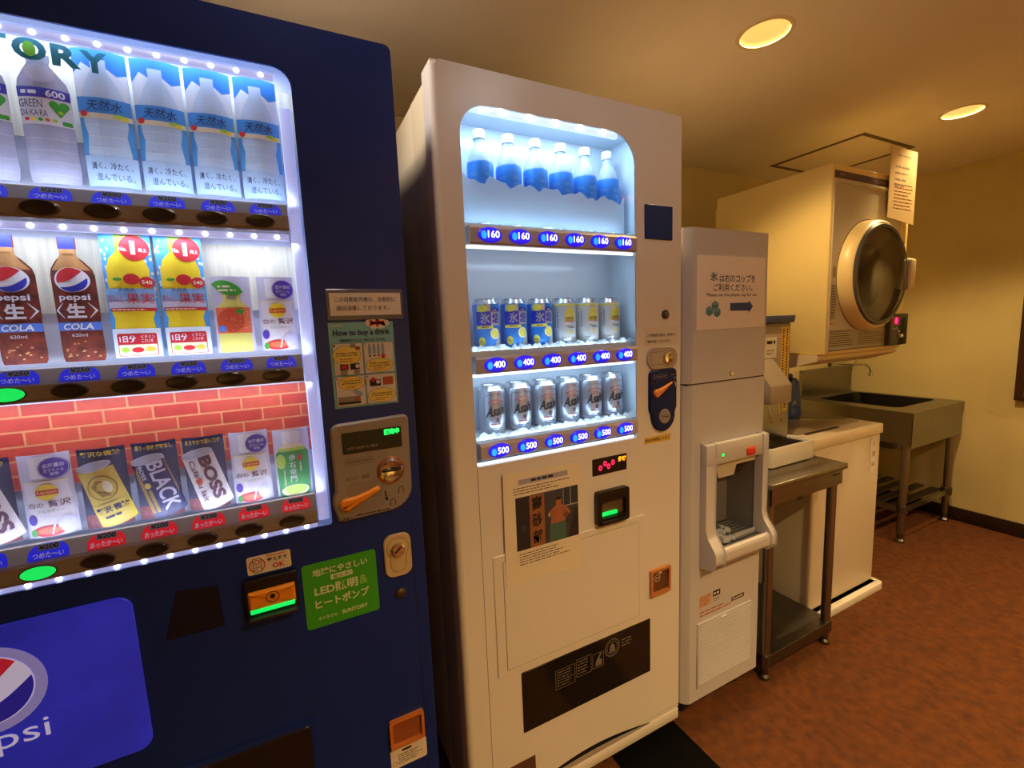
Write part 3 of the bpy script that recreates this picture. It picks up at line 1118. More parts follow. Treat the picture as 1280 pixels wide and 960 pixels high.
# --- row one: mountain water cards, clear sports drink
def water_art():
    a = Art()
    w, h = .0635, .196
    a.rect(-w / 2, w / 2, .165, h, skyd, 1)
    a.poly([(-w / 2, .120), (w / 2, .120), (w / 2, .168), (.02, .162), (.008, .172), (-.006, .166), (-.02, .176), (-w / 2, .160)], cloud, 2)
    b = [(-.024, .008), (.024, .008), (.026, .05), (.023, .075), (.026, .09), (.026, .128), (.018, .150), (.009, .166), (.009, .182), (-.009, .182),
         (-.009, .166), (-.018, .150), (-.026, .128), (-.026, .09), (-.023, .075), (-.026, .05)]
    a.poly(b, pale, 3)
    a.rect(-w / 2, w / 2, .106, .128, mat('ribbon blue print', (66, 150, 226), .4), 4)
    a.rect(-w / 2, w / 2, .0985, .106, creami, 4)
    a.text('天然水', .001, .117, .042, .015, navyi, 5, .0, slant=.2)
    a.oval(-.025, .1045, .0045, .0045, redi, 6)
    a.oval(.018, .104, .007, .003, limei, 6)
    a.oval(.024, .102, .004, .003, yellowi, 6)
    for z in (.088, .072, .056):
        a.rect(-.023, .023, z, z + .0012, pale2, 5)
    a.rect(-w / 2, w / 2, 0, .045, mat('misty blue print', (176, 206, 238), .6), 4)
    a.text('清く、冷たく、', .0, .030, .050, .0105, navyi, 5, .0)
    a.text('澄んでいる。', .003, .014, .046, .0105, inkblue, 5, .0)
    return a


inkblue = mat('slate blue print', (44, 62, 126), .5)
lab = 'sky blue curved card showing a bottle of mountain water above a blue price tag'
for k in range(4):
    card(k, 1.531, .0635, .196, lab, 'picture card', 'mountain water cards in the top row', rect_out(.0635, .196), sky, water_art())


def clear_art():
    a = Art()
    h = .178
    w = .0575
    for z in (.012, .030, .046, .062):
        a.rect(-w / 2 * .95, w / 2 * .95, z, z + .0014, clearl, 1)
    a.rect(-w / 2, w / 2, .082, .122, whitei, 1)
    a.rect(-w / 2, w / 2, .119, .1325, mat('violet blue print', (62, 62, 178), .45), 2)
    a.text('600', .014, .1255, .020, .0095, whitei, 3, .03)
    a.scribble(-.024, .000, .122, .129, 1, whitei, 3, .7, 4)
    a.text('GREEN', -.0145, .110, .027, .0105, navyi, 3, .0)
    a.text('DA·KA·RA', -.012, .0975, .031, .0085, navyi, 3, .0)
    hx, hz, r = .0165, .107, .0052
    hp = [(hx, hz + .003)] + arc((hx + r, hz + .004), r, PI * .9, -.5, 10) + [(hx, hz - .0135)] + arc((hx - r, hz + .004), r, PI + .5, .1 * PI, 10)
    a.poly(hp, greeni, 3)
    a.oval(hx + .001, hz - .006, .0025, .0025, limei, 4)
    for i, m in enumerate((redi, yellowi, greeni, orangei, limei)):
        a.oval(-.021 + i * .0078, .0885, .0028, .0024, m, 3)
    a.rect(.0175, .0275, .0835, .0895, greeni, 3, .001)
    a.oval(0, .152, .016, .012, clearl, 1)
    return a


for k in (4, 5, 6, 7):
    card(k, 1.529, .0575, .178, 'grey clear sports drink bottle card with a green heart', 'picture card', 'green heart bottle cards in the top row',
         bottle(.0575, .178, .95, .92, .74, capw=.42), clearg, clear_art())


# --- row two
def cola_art():
    a = Art()
    h, w = .187, .051
    a.rect(-w / 2 * .36, w / 2 * .36, h * .905, h, capb, 1)
    a.poly([(-w / 2 * .36, h * .85), (w / 2 * .36, h * .85), (w / 2 * .36, h * .905), (-w / 2 * .36, h * .905)], colal, 1)
    a.poly([(-.0225, h * .74), (.0225, h * .74), (.0125, h * .82), (.009, h * .87), (-.009, h * .87), (-.0125, h * .82)], colal, 1)
    a.oval(0, .1235, .0205, .0185, whitei, 3, 30)
    globe(a, 0, .1235, .0185, redi, capb, 4)
    a.text('pepsi', 0, .0965, .036, .012, whitei, 3, .02)
    a.text('生', 0, .0775, .023, .022, whitei, 3, .04)
    a.poly([(-.0155, .089), (-.014, .090), (-.0215, .078), (-.014, .066), (-.0155, .067), (-.0245, .078)], whitei, 3)
    a.poly([(.0155, .089), (.014, .090), (.0215, .078), (.014, .066), (.0155, .067), (.0245, .078)], whitei, 3)
    a.rect(-w / 2 * .99, w / 2 * .99, .0475, .060, stripeb, 3)
    a.text('COLA', 0, .0535, .036, .0095, whitei, 4, .03, slant=.2)
    a.text('620ml', 0, .0405, .018, .005, whitei, 4, .0)
    for i in range(14):
        a.oval(random.uniform(-.02, .02), random.uniform(.006, .032), .0016, .0013, colal, 2, 8)
    return a


for k in (4, 5, 6, 7):
    card(k, 1.266, .0515, .187, 'dark cola bottle card with a blue cap and red, white and blue disc', 'picture card', 'cola bottle cards in the middle row',
         bottle(.0515, .187, .905, .85, .70, capw=.36), colai, cola_art())


def fruit_art():
    a = Art()
    w, h = .064, .194
    a.rect(-.012, .022, .162, h, mat('fresh green print', (126, 190, 30), .45), 1)
    for i in range(26):
        a.oval(random.choice((-1, 1)) * random.uniform(.022, .031), random.uniform(.09, .19), .0018, .003, pale2, 1, 8)
    b = [(-.026, .044), (.026, .044), (.024, .062), (.027, .07), (.027, .140), (.022, .155), (.010, .168), (.008, .178), (-.008, .178), (-.010, .168),
         (-.022, .155), (-.027, .140), (-.027, .07), (-.024, .062)]
    a.poly(b, yellowi, 2)
    a.oval(.012, .172, .0185, .0195, redi, 4)
    a.text('No.', -.002, .170, .010, .007, whitei, 5, .03)
    a.text('1', .0105, .172, .0058, .021, whitei, 5, .0)
    a.text('売上', .022, .169, .010, .006, whitei, 5, .02)
    a.rect(-.030, .030, .089, .109, mat('icy blue print', (130, 178, 230), .45, var=.15, vscale=120), 3)
    a.rect(-.030, .030, .078, .091, lilaci, 3)
    a.oval(.004, .1235, .0105, .0085, redi, 4)
    a.oval(-.0195, .118, .008, .007, yellowi, 4)
    a.oval(-.014, .1235, .006, .0025, greeni, 5)
    a.oval(.0225, .119, .0092, .0088, redi, 5)
    a.text('540', .0225, .119, .0125, .006, creami, 6, .02)
    a.text('天然水', -.004, .1075, .022, .006, navyi, 5, .0)
    a.text('きりっと', -.0195, .0935, .018, .012, redi, 5, .0)
    a.text('果実', .0115, .0935, .034, .0165, redi, 5, .004)
    a.rect(-.028, .030, .0735, .0785, redi, 4)
    a.scribble(-.026, .024, .0745, .0775, 1, creami, 5, .6, 11)
    a.rect(-.031, .031, 0, .046, cloud, 3)
    a.rect(-.0255, .0255, .002, .038, redi, 4, .002)
    a.rect(-.0245, .0245, .003, .0205, creami, 5, .0015)
    a.text('1日分', -.0115, .0295, .022, .011, whitei, 5, .03)
    a.text('ビタミン\nこれ1本', .0145, .0295, .017, .012, whitei, 5, .0)
    a.oval(-.016, .012, .0055, .004, limei, 6)
    a.oval(0, .0115, .008, .0042, redi, 6)
    a.oval(.016, .012, .0068, .004, goldi, 6)
    return a


for k in (2, 3):
    card(k, 1.268, .064, .194, 'yellow fruit drink card with a red number one badge', 'picture card', 'yellow fruit drink cards in the middle row',
         rect_out(.064, .194), sky, fruit_art())


def juice_art():
    a = Art()
    b = bottle(.050, .100, .97, .90, .72, .95, .5)
    a.poly([(x, z * 1.0) for x, z in b], lemoni, 1)
    a.rect(-.0145, .0145, .0905, .128, lilaci, 1)
    a.rect(-.0255, .0255, .033, .077, orangei, 2)
    a.oval(-.004, .055, .020, .0205, mat('tomato orange print', (206, 78, 48), .45), 3)
    a.oval(-.018, .041, .0055, .006, stripeb, 4)
    a.oval(.0105, .0705, .006, .0045, greeni, 4)
    for i in range(24):
        a.oval(random.uniform(-.024, .024), random.uniform(.035, .076), .0006, .0006, whitei, 4, 6)
    lf = [(-.028, .117)] + [(-.028 + .046 * s, .118 - .012 * s + .0105 * math.sin(PI * s) ** .8) for s in (.15, .3, .45, .6, .75, .9)] + [(.018, .103)] + \
         [(-.028 + .046 * s, .114 - .012 * s - .0100 * math.sin(PI * s) ** .8) for s in (.85, .6, .4, .2)]
    a.poly(lf, greeni, 4)
    a.scribble(-.019, .009, .103, .116, 2, creami, 5, .5, 15)
    return a


card(1, 1.268, .058, .130, 'pale yellow juice card with an orange label and green leaf', 'picture card', None, rect_out(.058, .130), lilaci, juice_art())


def tea_art():
    a = Art()
    body = [(-.024, .0), (.022, .0), (.026, .008), (.027, .060), (.024, .080), (.026, .0865), (-.026, .0865), (-.0265, .080), (-.024, .06), (-.026, .008)]
    a.poly(body, mat('milk white print', (226, 220, 230), .45, var=.06, vscale=50), 1)
    a.rect(-.026, .026, .0855, .088, creami, 2)
    a.rect(-.016, .012, .093, .127, whitei, 1, .002)
    a.oval(.012, .1075, .0175, .0170, violeti, 3)
    a.ring(.012, .1075, .0166, .0160, lilaci, 4)
    a.text('北海道の', .012, .112, .024, .0065, whitei, 4, .01)
    a.text('生クリーム', .012, .1045, .022, .0055, whitei, 4, .0)
    a.text('使用', .012, .0985, .009, .005, whitei, 4, .0)
    a.oval(.000, .071, .0135, .0128, yellowi, 2)
    a.rect(-.0125, .0135, .0665, .0745, redi, 3, .001)
    a.text('Lipton', .0005, .0705, .022, .0062, yellowi, 4, .015)
    a.text('白の', -.0145, .0515, .018, .0085, maroon, 3, .0)
    a.text('贅沢', .012, .0515, .025, .0100, maroon, 3, .01)
    a.text('ミルクティー', .002, .0405, .031, .0045, greeni, 3, .0)
    a.oval(-.0215, .0285, .0055, .0085, violeti, 3)
    a.oval(-.003, .0095, .021, .009, redi, 3)
    a.oval(-.003, .0100, .014, .0055, orangei, 4)
    a.poly([(-.001, .004), (.001, .004), (.006, .022), (.003, .020)], whitei, 5)
    a.oval(.018, .0175, .0105, .014, lilaci, 4)
    a.oval(-.022, .008, .004, .006, greeni, 4)
    return a


card(0, 1.268, .058, .130, 'white milk tea card in the middle row beside the orange label juice', 'picture card', None,
     rect_out(.058, .130), lilaci, tea_art())
card(1, .995, .060, .130, 'white milk tea card in the lowest row beside the green tea', 'picture card', None,
     rect_out(.060, .130), lilaci, tea_art(), film=.13)
card(5, .998, .060, .130, 'white milk tea card in the lowest row beside the gold can, above a blue tag', 'picture card', None,
     rect_out(.060, .130), lilaci, tea_art(), film=.13)


# --- row three: leaning cans, green tea
def can_art(bodym, headline, kind):
    a = Art()
    w, h = .060, .130
    a.rect(-w / 2, w / 2, 0, .022, beans, 1)
    a.text(headline, 0, .1215, .050, .0085, goldi, 2, .02)
    a.spin((0, .06), .24)
    r, b, t = .0235, .006, .103
    body = [(-r, t)] + [(r * math.cos(q), b + .006 * math.sin(q)) for q in [PI + PI * i / 10 for i in range(11)]] + [(r, t)]
    a.poly(body, bodym, 3)
    a.poly([(-r, t - .006), (r, t - .006), (r, t), (-r, t)], cardn if kind == 'gold' else silveri, 4)
    a.oval(0, t, r, .0075, silveri, 5)
    a.ring(0, t, r, r * .92, lilaci, 6, .32)
    if kind == 'gold':
        a.oval(-.001, .066, .019, .021, goldd, 5)
        a.oval(-.001, .066, .017, .019, goldi, 6)
        a.poly([(-.014, .072), (-.004, .080), (.004, .077), (-.006, .073), (-.010, .064), (.002, .058), (.008, .050), (-.006, .052)], goldd, 7)
        a.oval(.006, .066, .006, .010, creami, 7)
        a.rect(-r, r, .022, .040, goldi, 6)
        a.text('贅沢 微糖', 0, .030, .042, .011, navyi, 7, .02)
        a.scribble(-.014, .012, .014, .020, 1, navyi, 7, .5, 5)
    elif kind == 'black':
        a.rect(-r, -r + .005, .012, t - .007, goldd, 4)
        a.rect(r - .003, r - .0015, .012, t - .007, goldd, 4)
        a.text('BLACK', .0065, .053, .086, .023, lilaci, 5, .02, turn=-PI / 2)
        a.text('BOSS', -.014, .083, .024, .006, lilaci, 5, .02, turn=-PI / 2)
        a.oval(-.014, .060, .0045, .005, goldi, 5)
        a.rect(-.0165, -.0115, .012, .052, goldd, 5)
    else:
        a.text('BOSS', .0075, .055, .080, .0185, maroon, 5, .045, turn=-PI / 2)
        a.text('Café au lait', -.0125, .055, .076, .0085, maroon, 5, .01, turn=-PI / 2)
        a.oval(-.0125, .055, .0055, .0065, orangei, 6)
        a.text('au', -.0125, .055, .007, .006, maroon, 7, .0, turn=-PI / 2)
    a.spin()
    return a


cann = mat('midnight can print', (36, 36, 96), .4)
canw = mat('cream white can print', (222, 214, 218), .4)
card(4, .997, .060, .130, 'navy card with a leaning gold coffee can', 'picture card', None, rect_out(.060, .130), cardn,
     can_art(goldi, '贅沢な微糖', 'gold'), film=.122)
card(3, .997, .060, .130, 'navy card with a leaning dark blue coffee can lettered in white', 'picture card', None, rect_out(.060, .130), cardn,
     can_art(cann, '香り・苦味 雑味なし', 'black'), film=.122)
card(2, .996, .060, .130, 'navy card with a leaning cream coffee can beside the milk tea', 'picture card', None, rect_out(.060, .130), cardn,
     can_art(canw, 'まろやかで深いコク', 'boss'), film=.122)
for k in (6, 7):
    card(k, .999, .060, .130, 'navy card with a leaning cream coffee can above a blue price tag', 'picture card', 'cream can cards above blue tags', rect_out(.060, .130), cardn,
     can_art(canw, 'まろやかで深いコク', 'boss'), film=.122)


def green_art():
    a = Art()
    body = [(-.022, 0), (.022, 0), (.0265, .006), (.0275, .085), (.022, .092), (-.022, .092), (-.0275, .085), (-.0265, .006)]
    a.poly(body, greeng, 1)
    a.rect(-.022, .022, .089, .0955, limei, 2)
    a.poly([(-.022, .095), (.022, .095), (.012, .103), (-.012, .103)], creami, 2)
    a.rect(-.015, .015, .103, .127, whitei, 1, .003)
    a.oval(-.020, .070, .008, .014, limei, 2)
    for i, ch in enumerate('伊右衛門'):
        a.text(ch, -.001, .076 - i * .0135, .0105, .0115, whitei, 3, .0)
    a.rect(.009, .0145, .069, .080, redi, 3, .001)
    a.scribble(.011, .014, .048, .066, 6, creami, 3, .6, 3)
    a.scribble(-.017, -.014, .022, .055, 10, creami, 3, .5, 4)
    a.oval(0, .0125, .023, .0115, creami, 2)
    a.oval(.001, .0145, .019, .0085, limei, 3)
    return a


card(0, .990, .060, .130, 'green tea bottle card with a white cap above a red price tag', 'picture card', None, rect_out(.060, .130), lilaci, green_art(), film=.13)

# ================================================================== the white vending machine
XA, XB, TOP = .302, 1.0, 1.833
V2 = thing('vending_machine', 'white drink machine with real bottles and beer cans behind a lit window', 'vending machine', ((XA + XB) / 2, 1.2, 0))
QX0, QX1, QZ0, QZ1 = .363, .837, .977, 1.762
outer = rrect(XA + .014, XB, .085, TOP, (.003, .003, .004, .012), 4)
win = list(reversed(rrect(QX0, QX1, QZ0, QZ1, (.004, .004, .075, .065), 10)))
skin = plate([outer, win], FRONT - .001, FRONT + .004)
# rounded left corner and return of the door
q = [(XA + .014, FRONT - .001)] + [(XA + .014 - .014 * math.sin(t), FRONT + .013 - .014 * math.cos(t)) for t in [PI / 2 * i / 6 for i in range(7)]] + [(XA, .972), (XA + .004, .972), (XA + .004, FRONT + .016), (XA + .014, FRONT + .004)]
lc = plate(q, .085, TOP - .010, 'z')
tp = box(XA + .006, XB, FRONT + .004, .972, TOP - .006, TOP)
rs = box(XB - .004, XB, FRONT + .004, .972, .085, TOP)
add('door', join(skin, lc, tp, rs), m_white, V2, angle=30)
add('door_gap', plate([rrect(XA + .010, XB - .006, .09, TOP - .03, .002, 1), list(reversed(rrect(XA + .02, XB - .016, .10, TOP - .04, .002, 1)))], .972, .978), m_black, V2)
add('kick_bar', rbox(XA + .01, XB, FRONT - .002, FRONT + .04, .045, .080, .003), m_white, V2)
# bowed grip recess above the bar
bow = [(.45, .084)] + [(.45 + .43 * i / 12, .084 + .028 * math.sin(PI * i / 12)) for i in range(1, 12)] + [(.88, .084)]
add('grip_recess', plate(list(reversed(bow)), FRONT - .0020, FRONT), m_black, V2)
add('grip_lip', plate(list(reversed([(x, .083 + (z - .083) * .55) for x, z in bow])), FRONT - .0032, FRONT - .0018), mat('warm grey lip', (170, 160, 150), .4), V2)  # lip a step darker than the white door
for x in (XA + .05, XB - .04):
    add('foot', lathe([(.028, 0), (.028, .012), (.013, .016), (.013, .062)], (x, .985, 0), 16), m_steeld, V2)
add('panel_seam', box(.3625, .3635, FRONT - .0014, FRONT, .10, .975), m_dark, V2)
add('panel_seam', box(.3635, XB - .001, FRONT - .0013, FRONT, .0955, .0963), mat('grey seam', (150, 140, 126), .5), V2)

# lit box
KB = 1.075
m_kbox = mat('glossy white display lining', (224, 234, 244), .16)
IX0, IX1 = QX0 - .02, QX1 + .035
add('display_box', join(box(IX0, IX1, KB, KB + .003, QZ0 - .02, QZ1 + .025),
                        box(IX0 - .003, IX0, FRONT + .005, KB, QZ0 - .02, QZ1 + .025),
                        box(IX1, IX1 + .003, FRONT + .005, KB, QZ0 - .02, QZ1 + .025),
                        box(IX0, IX1, FRONT + .005, KB, QZ0 - .023, QZ0 - .02),
                        box(IX0, IX1, FRONT + .005, KB, QZ1 + .022, QZ1 + .025)), m_kbox, V2, smooth=False)
RW = [(1.473, 1.513), (1.190, 1.229), (.992, 1.030)]
SHELF = [1.523, 1.240, 1.031]
m_wpane = glass('white machine glass', gloss=.03)
for (a_, b_) in ((RW[0][1], QZ1), (RW[1][1], RW[0][0]), (RW[2][1], RW[1][0])):
    add('window_pane', box(QX0, QX1, FRONT + .001, FRONT + .0025, a_, b_), m_wpane, V2, smooth=False)
st = add('light_strip', rbox(QX0 + .05, QX1 - .05, FRONT + .006, FRONT + .016, 1.749, 1.763, .002), mat('lit cool strip', (225, 238, 255), .4, emit=.8, ecol=(205, 228, 255)), V2)
for i in range(5):
    add('diode', lathe([(0, -.003), (.005, -.0025), (.007, 0), (.007, .002)], (.465 + .0695 * i, FRONT + .006, 1.756), 14, 'y'), m_ledw, st)
for zc in (RW[0][0] - .004, RW[1][0] - .004, QZ0 + .004):
    add('light_strip', rbox(QX0 + .004, QX1 - .004, FRONT + .004, FRONT + .010, zc - .003, zc + .003, .001), mat('lit white diffuser', (235, 245, 255), .4, emit=2.2, ecol=(214, 232, 255)), V2)

m_wbtn = mat('blue lit selector', (40, 30, 236), .25, emit=.75, ecol=(44, 30, 240))
m_wdot = mat('azure lit dot', (40, 160, 255), .25, emit=1.3, ecol=(30, 150, 255))
m_wdig = mat('white lit digits', (255, 255, 255), .4, emit=1.6, ecol=(255, 255, 255))
m_wrail = mat('taupe rail plastic', (184, 174, 170), .4)
prices = ['160', '400', '500']
for ri, (za, zb) in enumerate(RW):
    prof = [(FRONT + .02, za), (FRONT - .004, za), (FRONT - .009, za + .004), (FRONT - .009, zb - .006), (FRONT - .005, zb), (FRONT + .02, zb)]
    rail = add('button_rail', plate(prof, QX0 + .008, QX1 - .003, 'x'), m_wrail, V2, smooth=False)
    # shelf behind the rail
    add('shelf', box(IX0, IX1, FRONT + .02, KB, SHELF[ri] - .012, SHELF[ri]), m_kbox, V2, smooth=False)
    for k in range(6):
        x = .4175 + .0743 * k
        zc = (za + zb) / 2
        add('button', dome(ell(x, zc, .0285, .0165, 30), FRONT - .0135, FRONT - .008, .003, dish=-.001), m_wbtn, rail)
        a = Art()
        a.oval(x - .0165, zc - .001, .0065, .0085, m_wdot, 1)
        a.text(prices[ri], x + .0065, zc + .001, .028, .0150, m_wdig, 2, .012)
        a.build('price_digits', on_front(FRONT - .0148), rail)

# ice coloured crust along the shelf edges and the mountain shaped screen
m_ice = frosted('frosted clear ice plastic', (240, 250, 255), clear=.30, rough=.08)
m_mist = frosted('misty mountain screen plastic', (206, 228, 246), clear=.36, rough=.25)


def crust(x0, x1, y, z0, n, hmin, hmax, dep, seed):
    rnd = random.Random(seed)
    vs, fs = [], []
    m = n + 1
    for r in range(4):
        for i in range(m):
            x = x0 + (x1 - x0) * i / n
            if r == 0:
                p = (x, y, z0)
            elif r == 1:
                p = (x, y + dep * rnd.uniform(.05, .3), z0 + rnd.uniform(hmin, hmax) * .6)
            elif r == 2:
                p = (x, y + dep * rnd.uniform(.4, .7), z0 + rnd.uniform(hmin, hmax))
            else:
                p = (x, y + dep, z0)
            vs.append(p)
    for r in range(3):
        for i in range(n):
            fs.append((r * m + i, r * m + i + 1, (r + 1) * m + i + 1, (r + 1) * m + i))
    return vs, fs


for ri in (1, 2):
    add('ice_crust', crust(IX0 + .002, IX1 - .002, FRONT + .021, SHELF[ri] - .010, 70, .014, .024, .038, ri), m_ice, V2, smooth=False)
add('ice_crust', crust(IX0 + .002, IX1 - .002, FRONT + .021, SHELF[0] - .010, 70, .010, .018, .03, 9), m_ice, V2, smooth=False)
MY = .972
rnd = random.Random(4)
xa, zb0 = deep(QX0 - .01, 1.512, MY)
xb_, _ = deep(.80, 1.512, MY)
ridge = []
n = 36
for i in range(n + 1):
    x = xa + (xb_ - xa) * i / n
    z = 1.612 + .006 * math.sin(i * 1.05 + .5) + .005 * math.sin(i * 2.3) + rnd.uniform(-.003, .003)
    ridge.append((x, deep(0, z - .016 * i / n, MY)[1]))
add('mountain_screen', plate([(xa, SHELF[0] + .0005), (xb_, SHELF[0] + .0005)] + list(reversed(ridge)), MY, MY + .002), m_mist, V2, smooth=False)

area('display_light', ((QX0 + QX1) / 2, .985, QZ1 + .018), (math.radians(4), 0, 0), .42, .05, 2.7 * WHITE_W, COOL, V2)
for zt, pw in ((RW[0][0] - .006, .40 * WHITE_W), (RW[1][0] - .006, .85 * WHITE_W)):
    area('display_light', ((QX0 + QX1) / 2, FRONT + .022, zt), (math.radians(30), 0, 0), .44, .02, pw, COOL, V2)
for ri, pw in ((0, .35 * WHITE_W), (1, .55 * WHITE_W), (2, .55 * WHITE_W)):
    area('display_light', ((QX0 + QX1) / 2, FRONT + .024, SHELF[ri] + .002), (math.radians(180 - 25), 0, 0), .44, .01, pw, COOL, V2)

cab_in = list(reversed(rrect(IX0 - .004, IX1 + .004, QZ0 - .024, QZ1 + .026, .002, 1)))
add('cabinet', join(plate([rrect(XA + .004, XB - .003, .06, TOP - .022, .003, 2), cab_in], .978, 1.081), rbox(XA + .004, XB - .003, 1.081, 1.66, .06, TOP - .022, .005)),
    mat('beige cabinet steel', (226, 212, 178), .4, var=.03, vscale=4), V2)

# fittings on the front
add('card_reader', dome(rrect(.867, .9655, 1.509, 1.5975, .003, 3), FRONT - .004, FRONT, .001), mat('navy glossy reader', (30, 56, 120), .3, spec=.2), V2)
kl = add('key_lock', lathe([(0, -.005), (.009, -.005), (.0125, -.003), (.0125, 0)], (.9405, FRONT - .001, 1.3105), 24, 'y'), m_dark, V2)
add('key_hole', lathe([(0, -.0012), (.0055, -.001), (.0062, 0)], (.9405, FRONT - .006, 1.3105), 16, 'y'), m_steeld, kl)
add('notice_card', plate([(.868, 1.228), (.994, 1.228), (.994, 1.278), (.868, 1.278)], FRONT - .0016, FRONT - .001), mat('clear label film', (222, 214, 200), .4), V2, smooth=False)
a = Art()
a.text('この自動販売機は、定期的に', .927, 1.2545, .105, .0085, m_ink, 1, .004)
a.text('清拭消毒しております。', .918, 1.2375, .086, .0085, m_ink, 1, .004)
a.build('notice_lettering', on_front(FRONT - .0016), V2)
lk = add('lock_plate', dome(rrect(.872, .985, 1.160, 1.222, .029, 6), FRONT - .006, FRONT, .002), mat('warm grey lock plate', (186, 172, 156), .35), V2)
oo = [(.884, 1.173), (.920, 1.173)] + arc((.946, 1.191), .0255, -2.3, 2.3, 14) + [(.920, 1.209), (.884, 1.209)]
a = Art()
a.poly([oo, list(reversed(shrink(oo, .0009)))], m_dark, 1)
a.build('lock_outline', on_front(FRONT - .006), lk)
add('lock_barrel', lathe([(0, -.003), (.008, -.005), (.015, -.006), (.019, -.003), (.019, 0)], (.946, FRONT - .006, 1.191), 26, 'y'), m_chrome, lk)
cpw = [(.878, 1.052)] + [(.8785, 1.048), (.884, 1.037)] + [(.930 + .044 * math.cos(t), 1.030 + .047 * math.sin(t)) for t in [PI + PI * i / 14 for i in range(1, 14)]] + [(.974, 1.037), (.980, 1.050), (.980, 1.145)] + arc((.966, 1.146), .014, 0, PI / 2, 4) + arc((.893, 1.144), .015, PI / 2, PI, 4)
cw = add('coin_panel', dome(cpw, FRONT - .009, FRONT, .003), mat('dark navy coin panel', (18, 36, 92), .35, spec=.25), V2)
lv = arc((.900, 1.0955), .0115, PI * .9, PI * 1.8, 6) + [(.926, 1.099), (.955, 1.1195), (.957, 1.1225), (.930, 1.1130)] + arc((.900, 1.0955), .0115, PI * .35, PI * .85, 4)
add('return_lever', dome(lv, FRONT - .018, FRONT - .009, .003), mat('pale orange lever', (240, 150, 70), .35), cw)
add('coin_slot', lathe([(0, -.003), (.012, -.004), (.0195, -.003), (.0215, 0)], (.931, FRONT - .009, 1.0265), 28, 'y'), m_grey, cw)
add('slot_opening', box(.919, .943, FRONT - .0137, FRONT - .010, 1.0253, 1.0277), m_black, cw)
a = Art()
for k in range(4):
    a.ring(.896 + .013 * k, 1.1405, .0066, .0058, m_grey, 1)
    a.scribble(.892 + .013 * k, .901 + .013 * k, 1.139, 1.142, 1, m_grey, 1, .6, k)
a.build('coin_marks', on_front(FRONT - .009), cw)
a = Art()
a.text('おつり', .967, 1.142, .020, .006, m_grey, 1, .0)
a.text('返却', .970, 1.133, .012, .006, m_grey, 1, .01)
a.poly([(.968, 1.126), (.9715, 1.114), (.9735, 1.106), (.975, 1.114)], m_pw, 1)
a.build('panel_lettering', on_front(FRONT - .009), cw)
add('coin_sticker', plate([(.863, .953), (.9625, .953), (.9625, .972), (.863, .972)], FRONT - .0016, FRONT - .001), mat('yellow tape', (226, 190, 84), .5), V2, smooth=False)
a = Art()
a.text('新500円硬貨使えます', .912, .9625, .090, .0095, m_ink, 1, .01)
a.build('sticker_lettering', on_front(FRONT - .0016), V2)
dsp = add('amount_display', dome(rrect(.6845, .799, .895, .9405, .002, 2), FRONT - .003, FRONT, .001), m_black, V2)
m_rdig = mat('red lit digits', (255, 40, 90), .4, emit=2.0, ecol=(255, 30, 80))
m_odig = mat('orange lit digits', (255, 170, 40), .4, emit=2.4, ecol=(255, 150, 30))
a = Art()
for x, z in ((.7095, .914), (.7245, .924), (.7365, .9145), (.751, .923)):
    a.ring(x, z, .0058, .0026, m_rdig, 1, 1.25)
a.text('釣切', .782, .928, .026, .0145, m_odig, 1, .06)
a.build('display_digits', on_front(FRONT - .003), dsp)
bl = add('bill_slot', plate([rrect(.689, .796, .760, .852, .007, 4), list(reversed(rrect(.703, .783, .779, .825, .002, 2)))], FRONT - .016, FRONT), m_black, V2)
add('bill_recess', plate(rrect(.703, .783, .779, .825, .002, 2), FRONT - .004, FRONT - .001), mat('brown bill recess', (96, 78, 56), .4), V2)
add('bill_lip', rbox(.700, .786, FRONT - .022, FRONT - .013, .763, .772, .002), m_black, bl)
add('guide_light', rbox(.705, .760, FRONT - .010, FRONT - .003, .781, .791, .002), m_glow, bl)

cover = add('panel_cover', dome(rrect(.389, .861, .437, .752, .004, 2), FRONT - .004, FRONT, .0015), m_white, V2)
add('cover_inset', dome(rrect(.415, .838, .451, .734, .002, 2), FRONT - .0055, FRONT - .004, .0008), m_white, cover)
add('inset_gap', plate([rrect(.4140, .8390, .4500, .7350, .002, 2), list(reversed(rrect(.415, .838, .451, .734, .002, 2)))], FRONT - .0044, FRONT - .0038), mat('warm grey gap', (120, 104, 84), .6), cover)  # thin grey line around the inset

# printed sheet with a photograph
sh = [(.4205, .668), (.6370, .664), (.6385, .944), (.4225, .952)]
add('taped_sheet', plate(sh, FRONT - .0068, FRONT - .0061), mat('cream sheet', (234, 224, 200), .6), V2, smooth=False)
m_photo = mat('dim blue grey photo print', (62, 64, 78), .5, var=.25, vscale=20)
m_pdark = mat('dark photo print', (40, 40, 50), .5, var=.2, vscale=20)
m_plank = mat('brown board print', (150, 98, 62), .5, var=.15, vscale=25)
m_skin = mat('tan print', (170, 104, 72), .5, var=.12, vscale=40)
m_skird = mat('shaded tan print', (122, 72, 52), .5)
m_skirt = mat('teal cloth print', (70, 108, 94), .5, var=.2, vscale=70, stretch=(5, 1, .3))
m_pbar = mat('grey violet banner', (170, 166, 176), .55)
a = Art()
a.rect(.463, .603, .917, .930, m_pbar, 1)
a.scribble(.497, .566, .9195, .928, 1, m_inkb, 2, .7, 3)
a.scribble(.449, .610, .892, .912, 3, m_ink, 1, .3, 31)
a.rect(.453, .633, .752, .886, m_photo, 1)
a.rect(.453, .490, .752, .886, m_pdark, 2)
a.rect(.4905, .5325, .752, .884, m_plank, 2)
for i, ch in enumerate('高砂部'):
    a.text(ch, .5115, .8635 - i * .043, .028, .036 if i < 2 else .034, m_ink, 3, .03)
a.rect(.588, .632, .842, .885, mat('night blue pane print', (44, 56, 72), .4), 2)
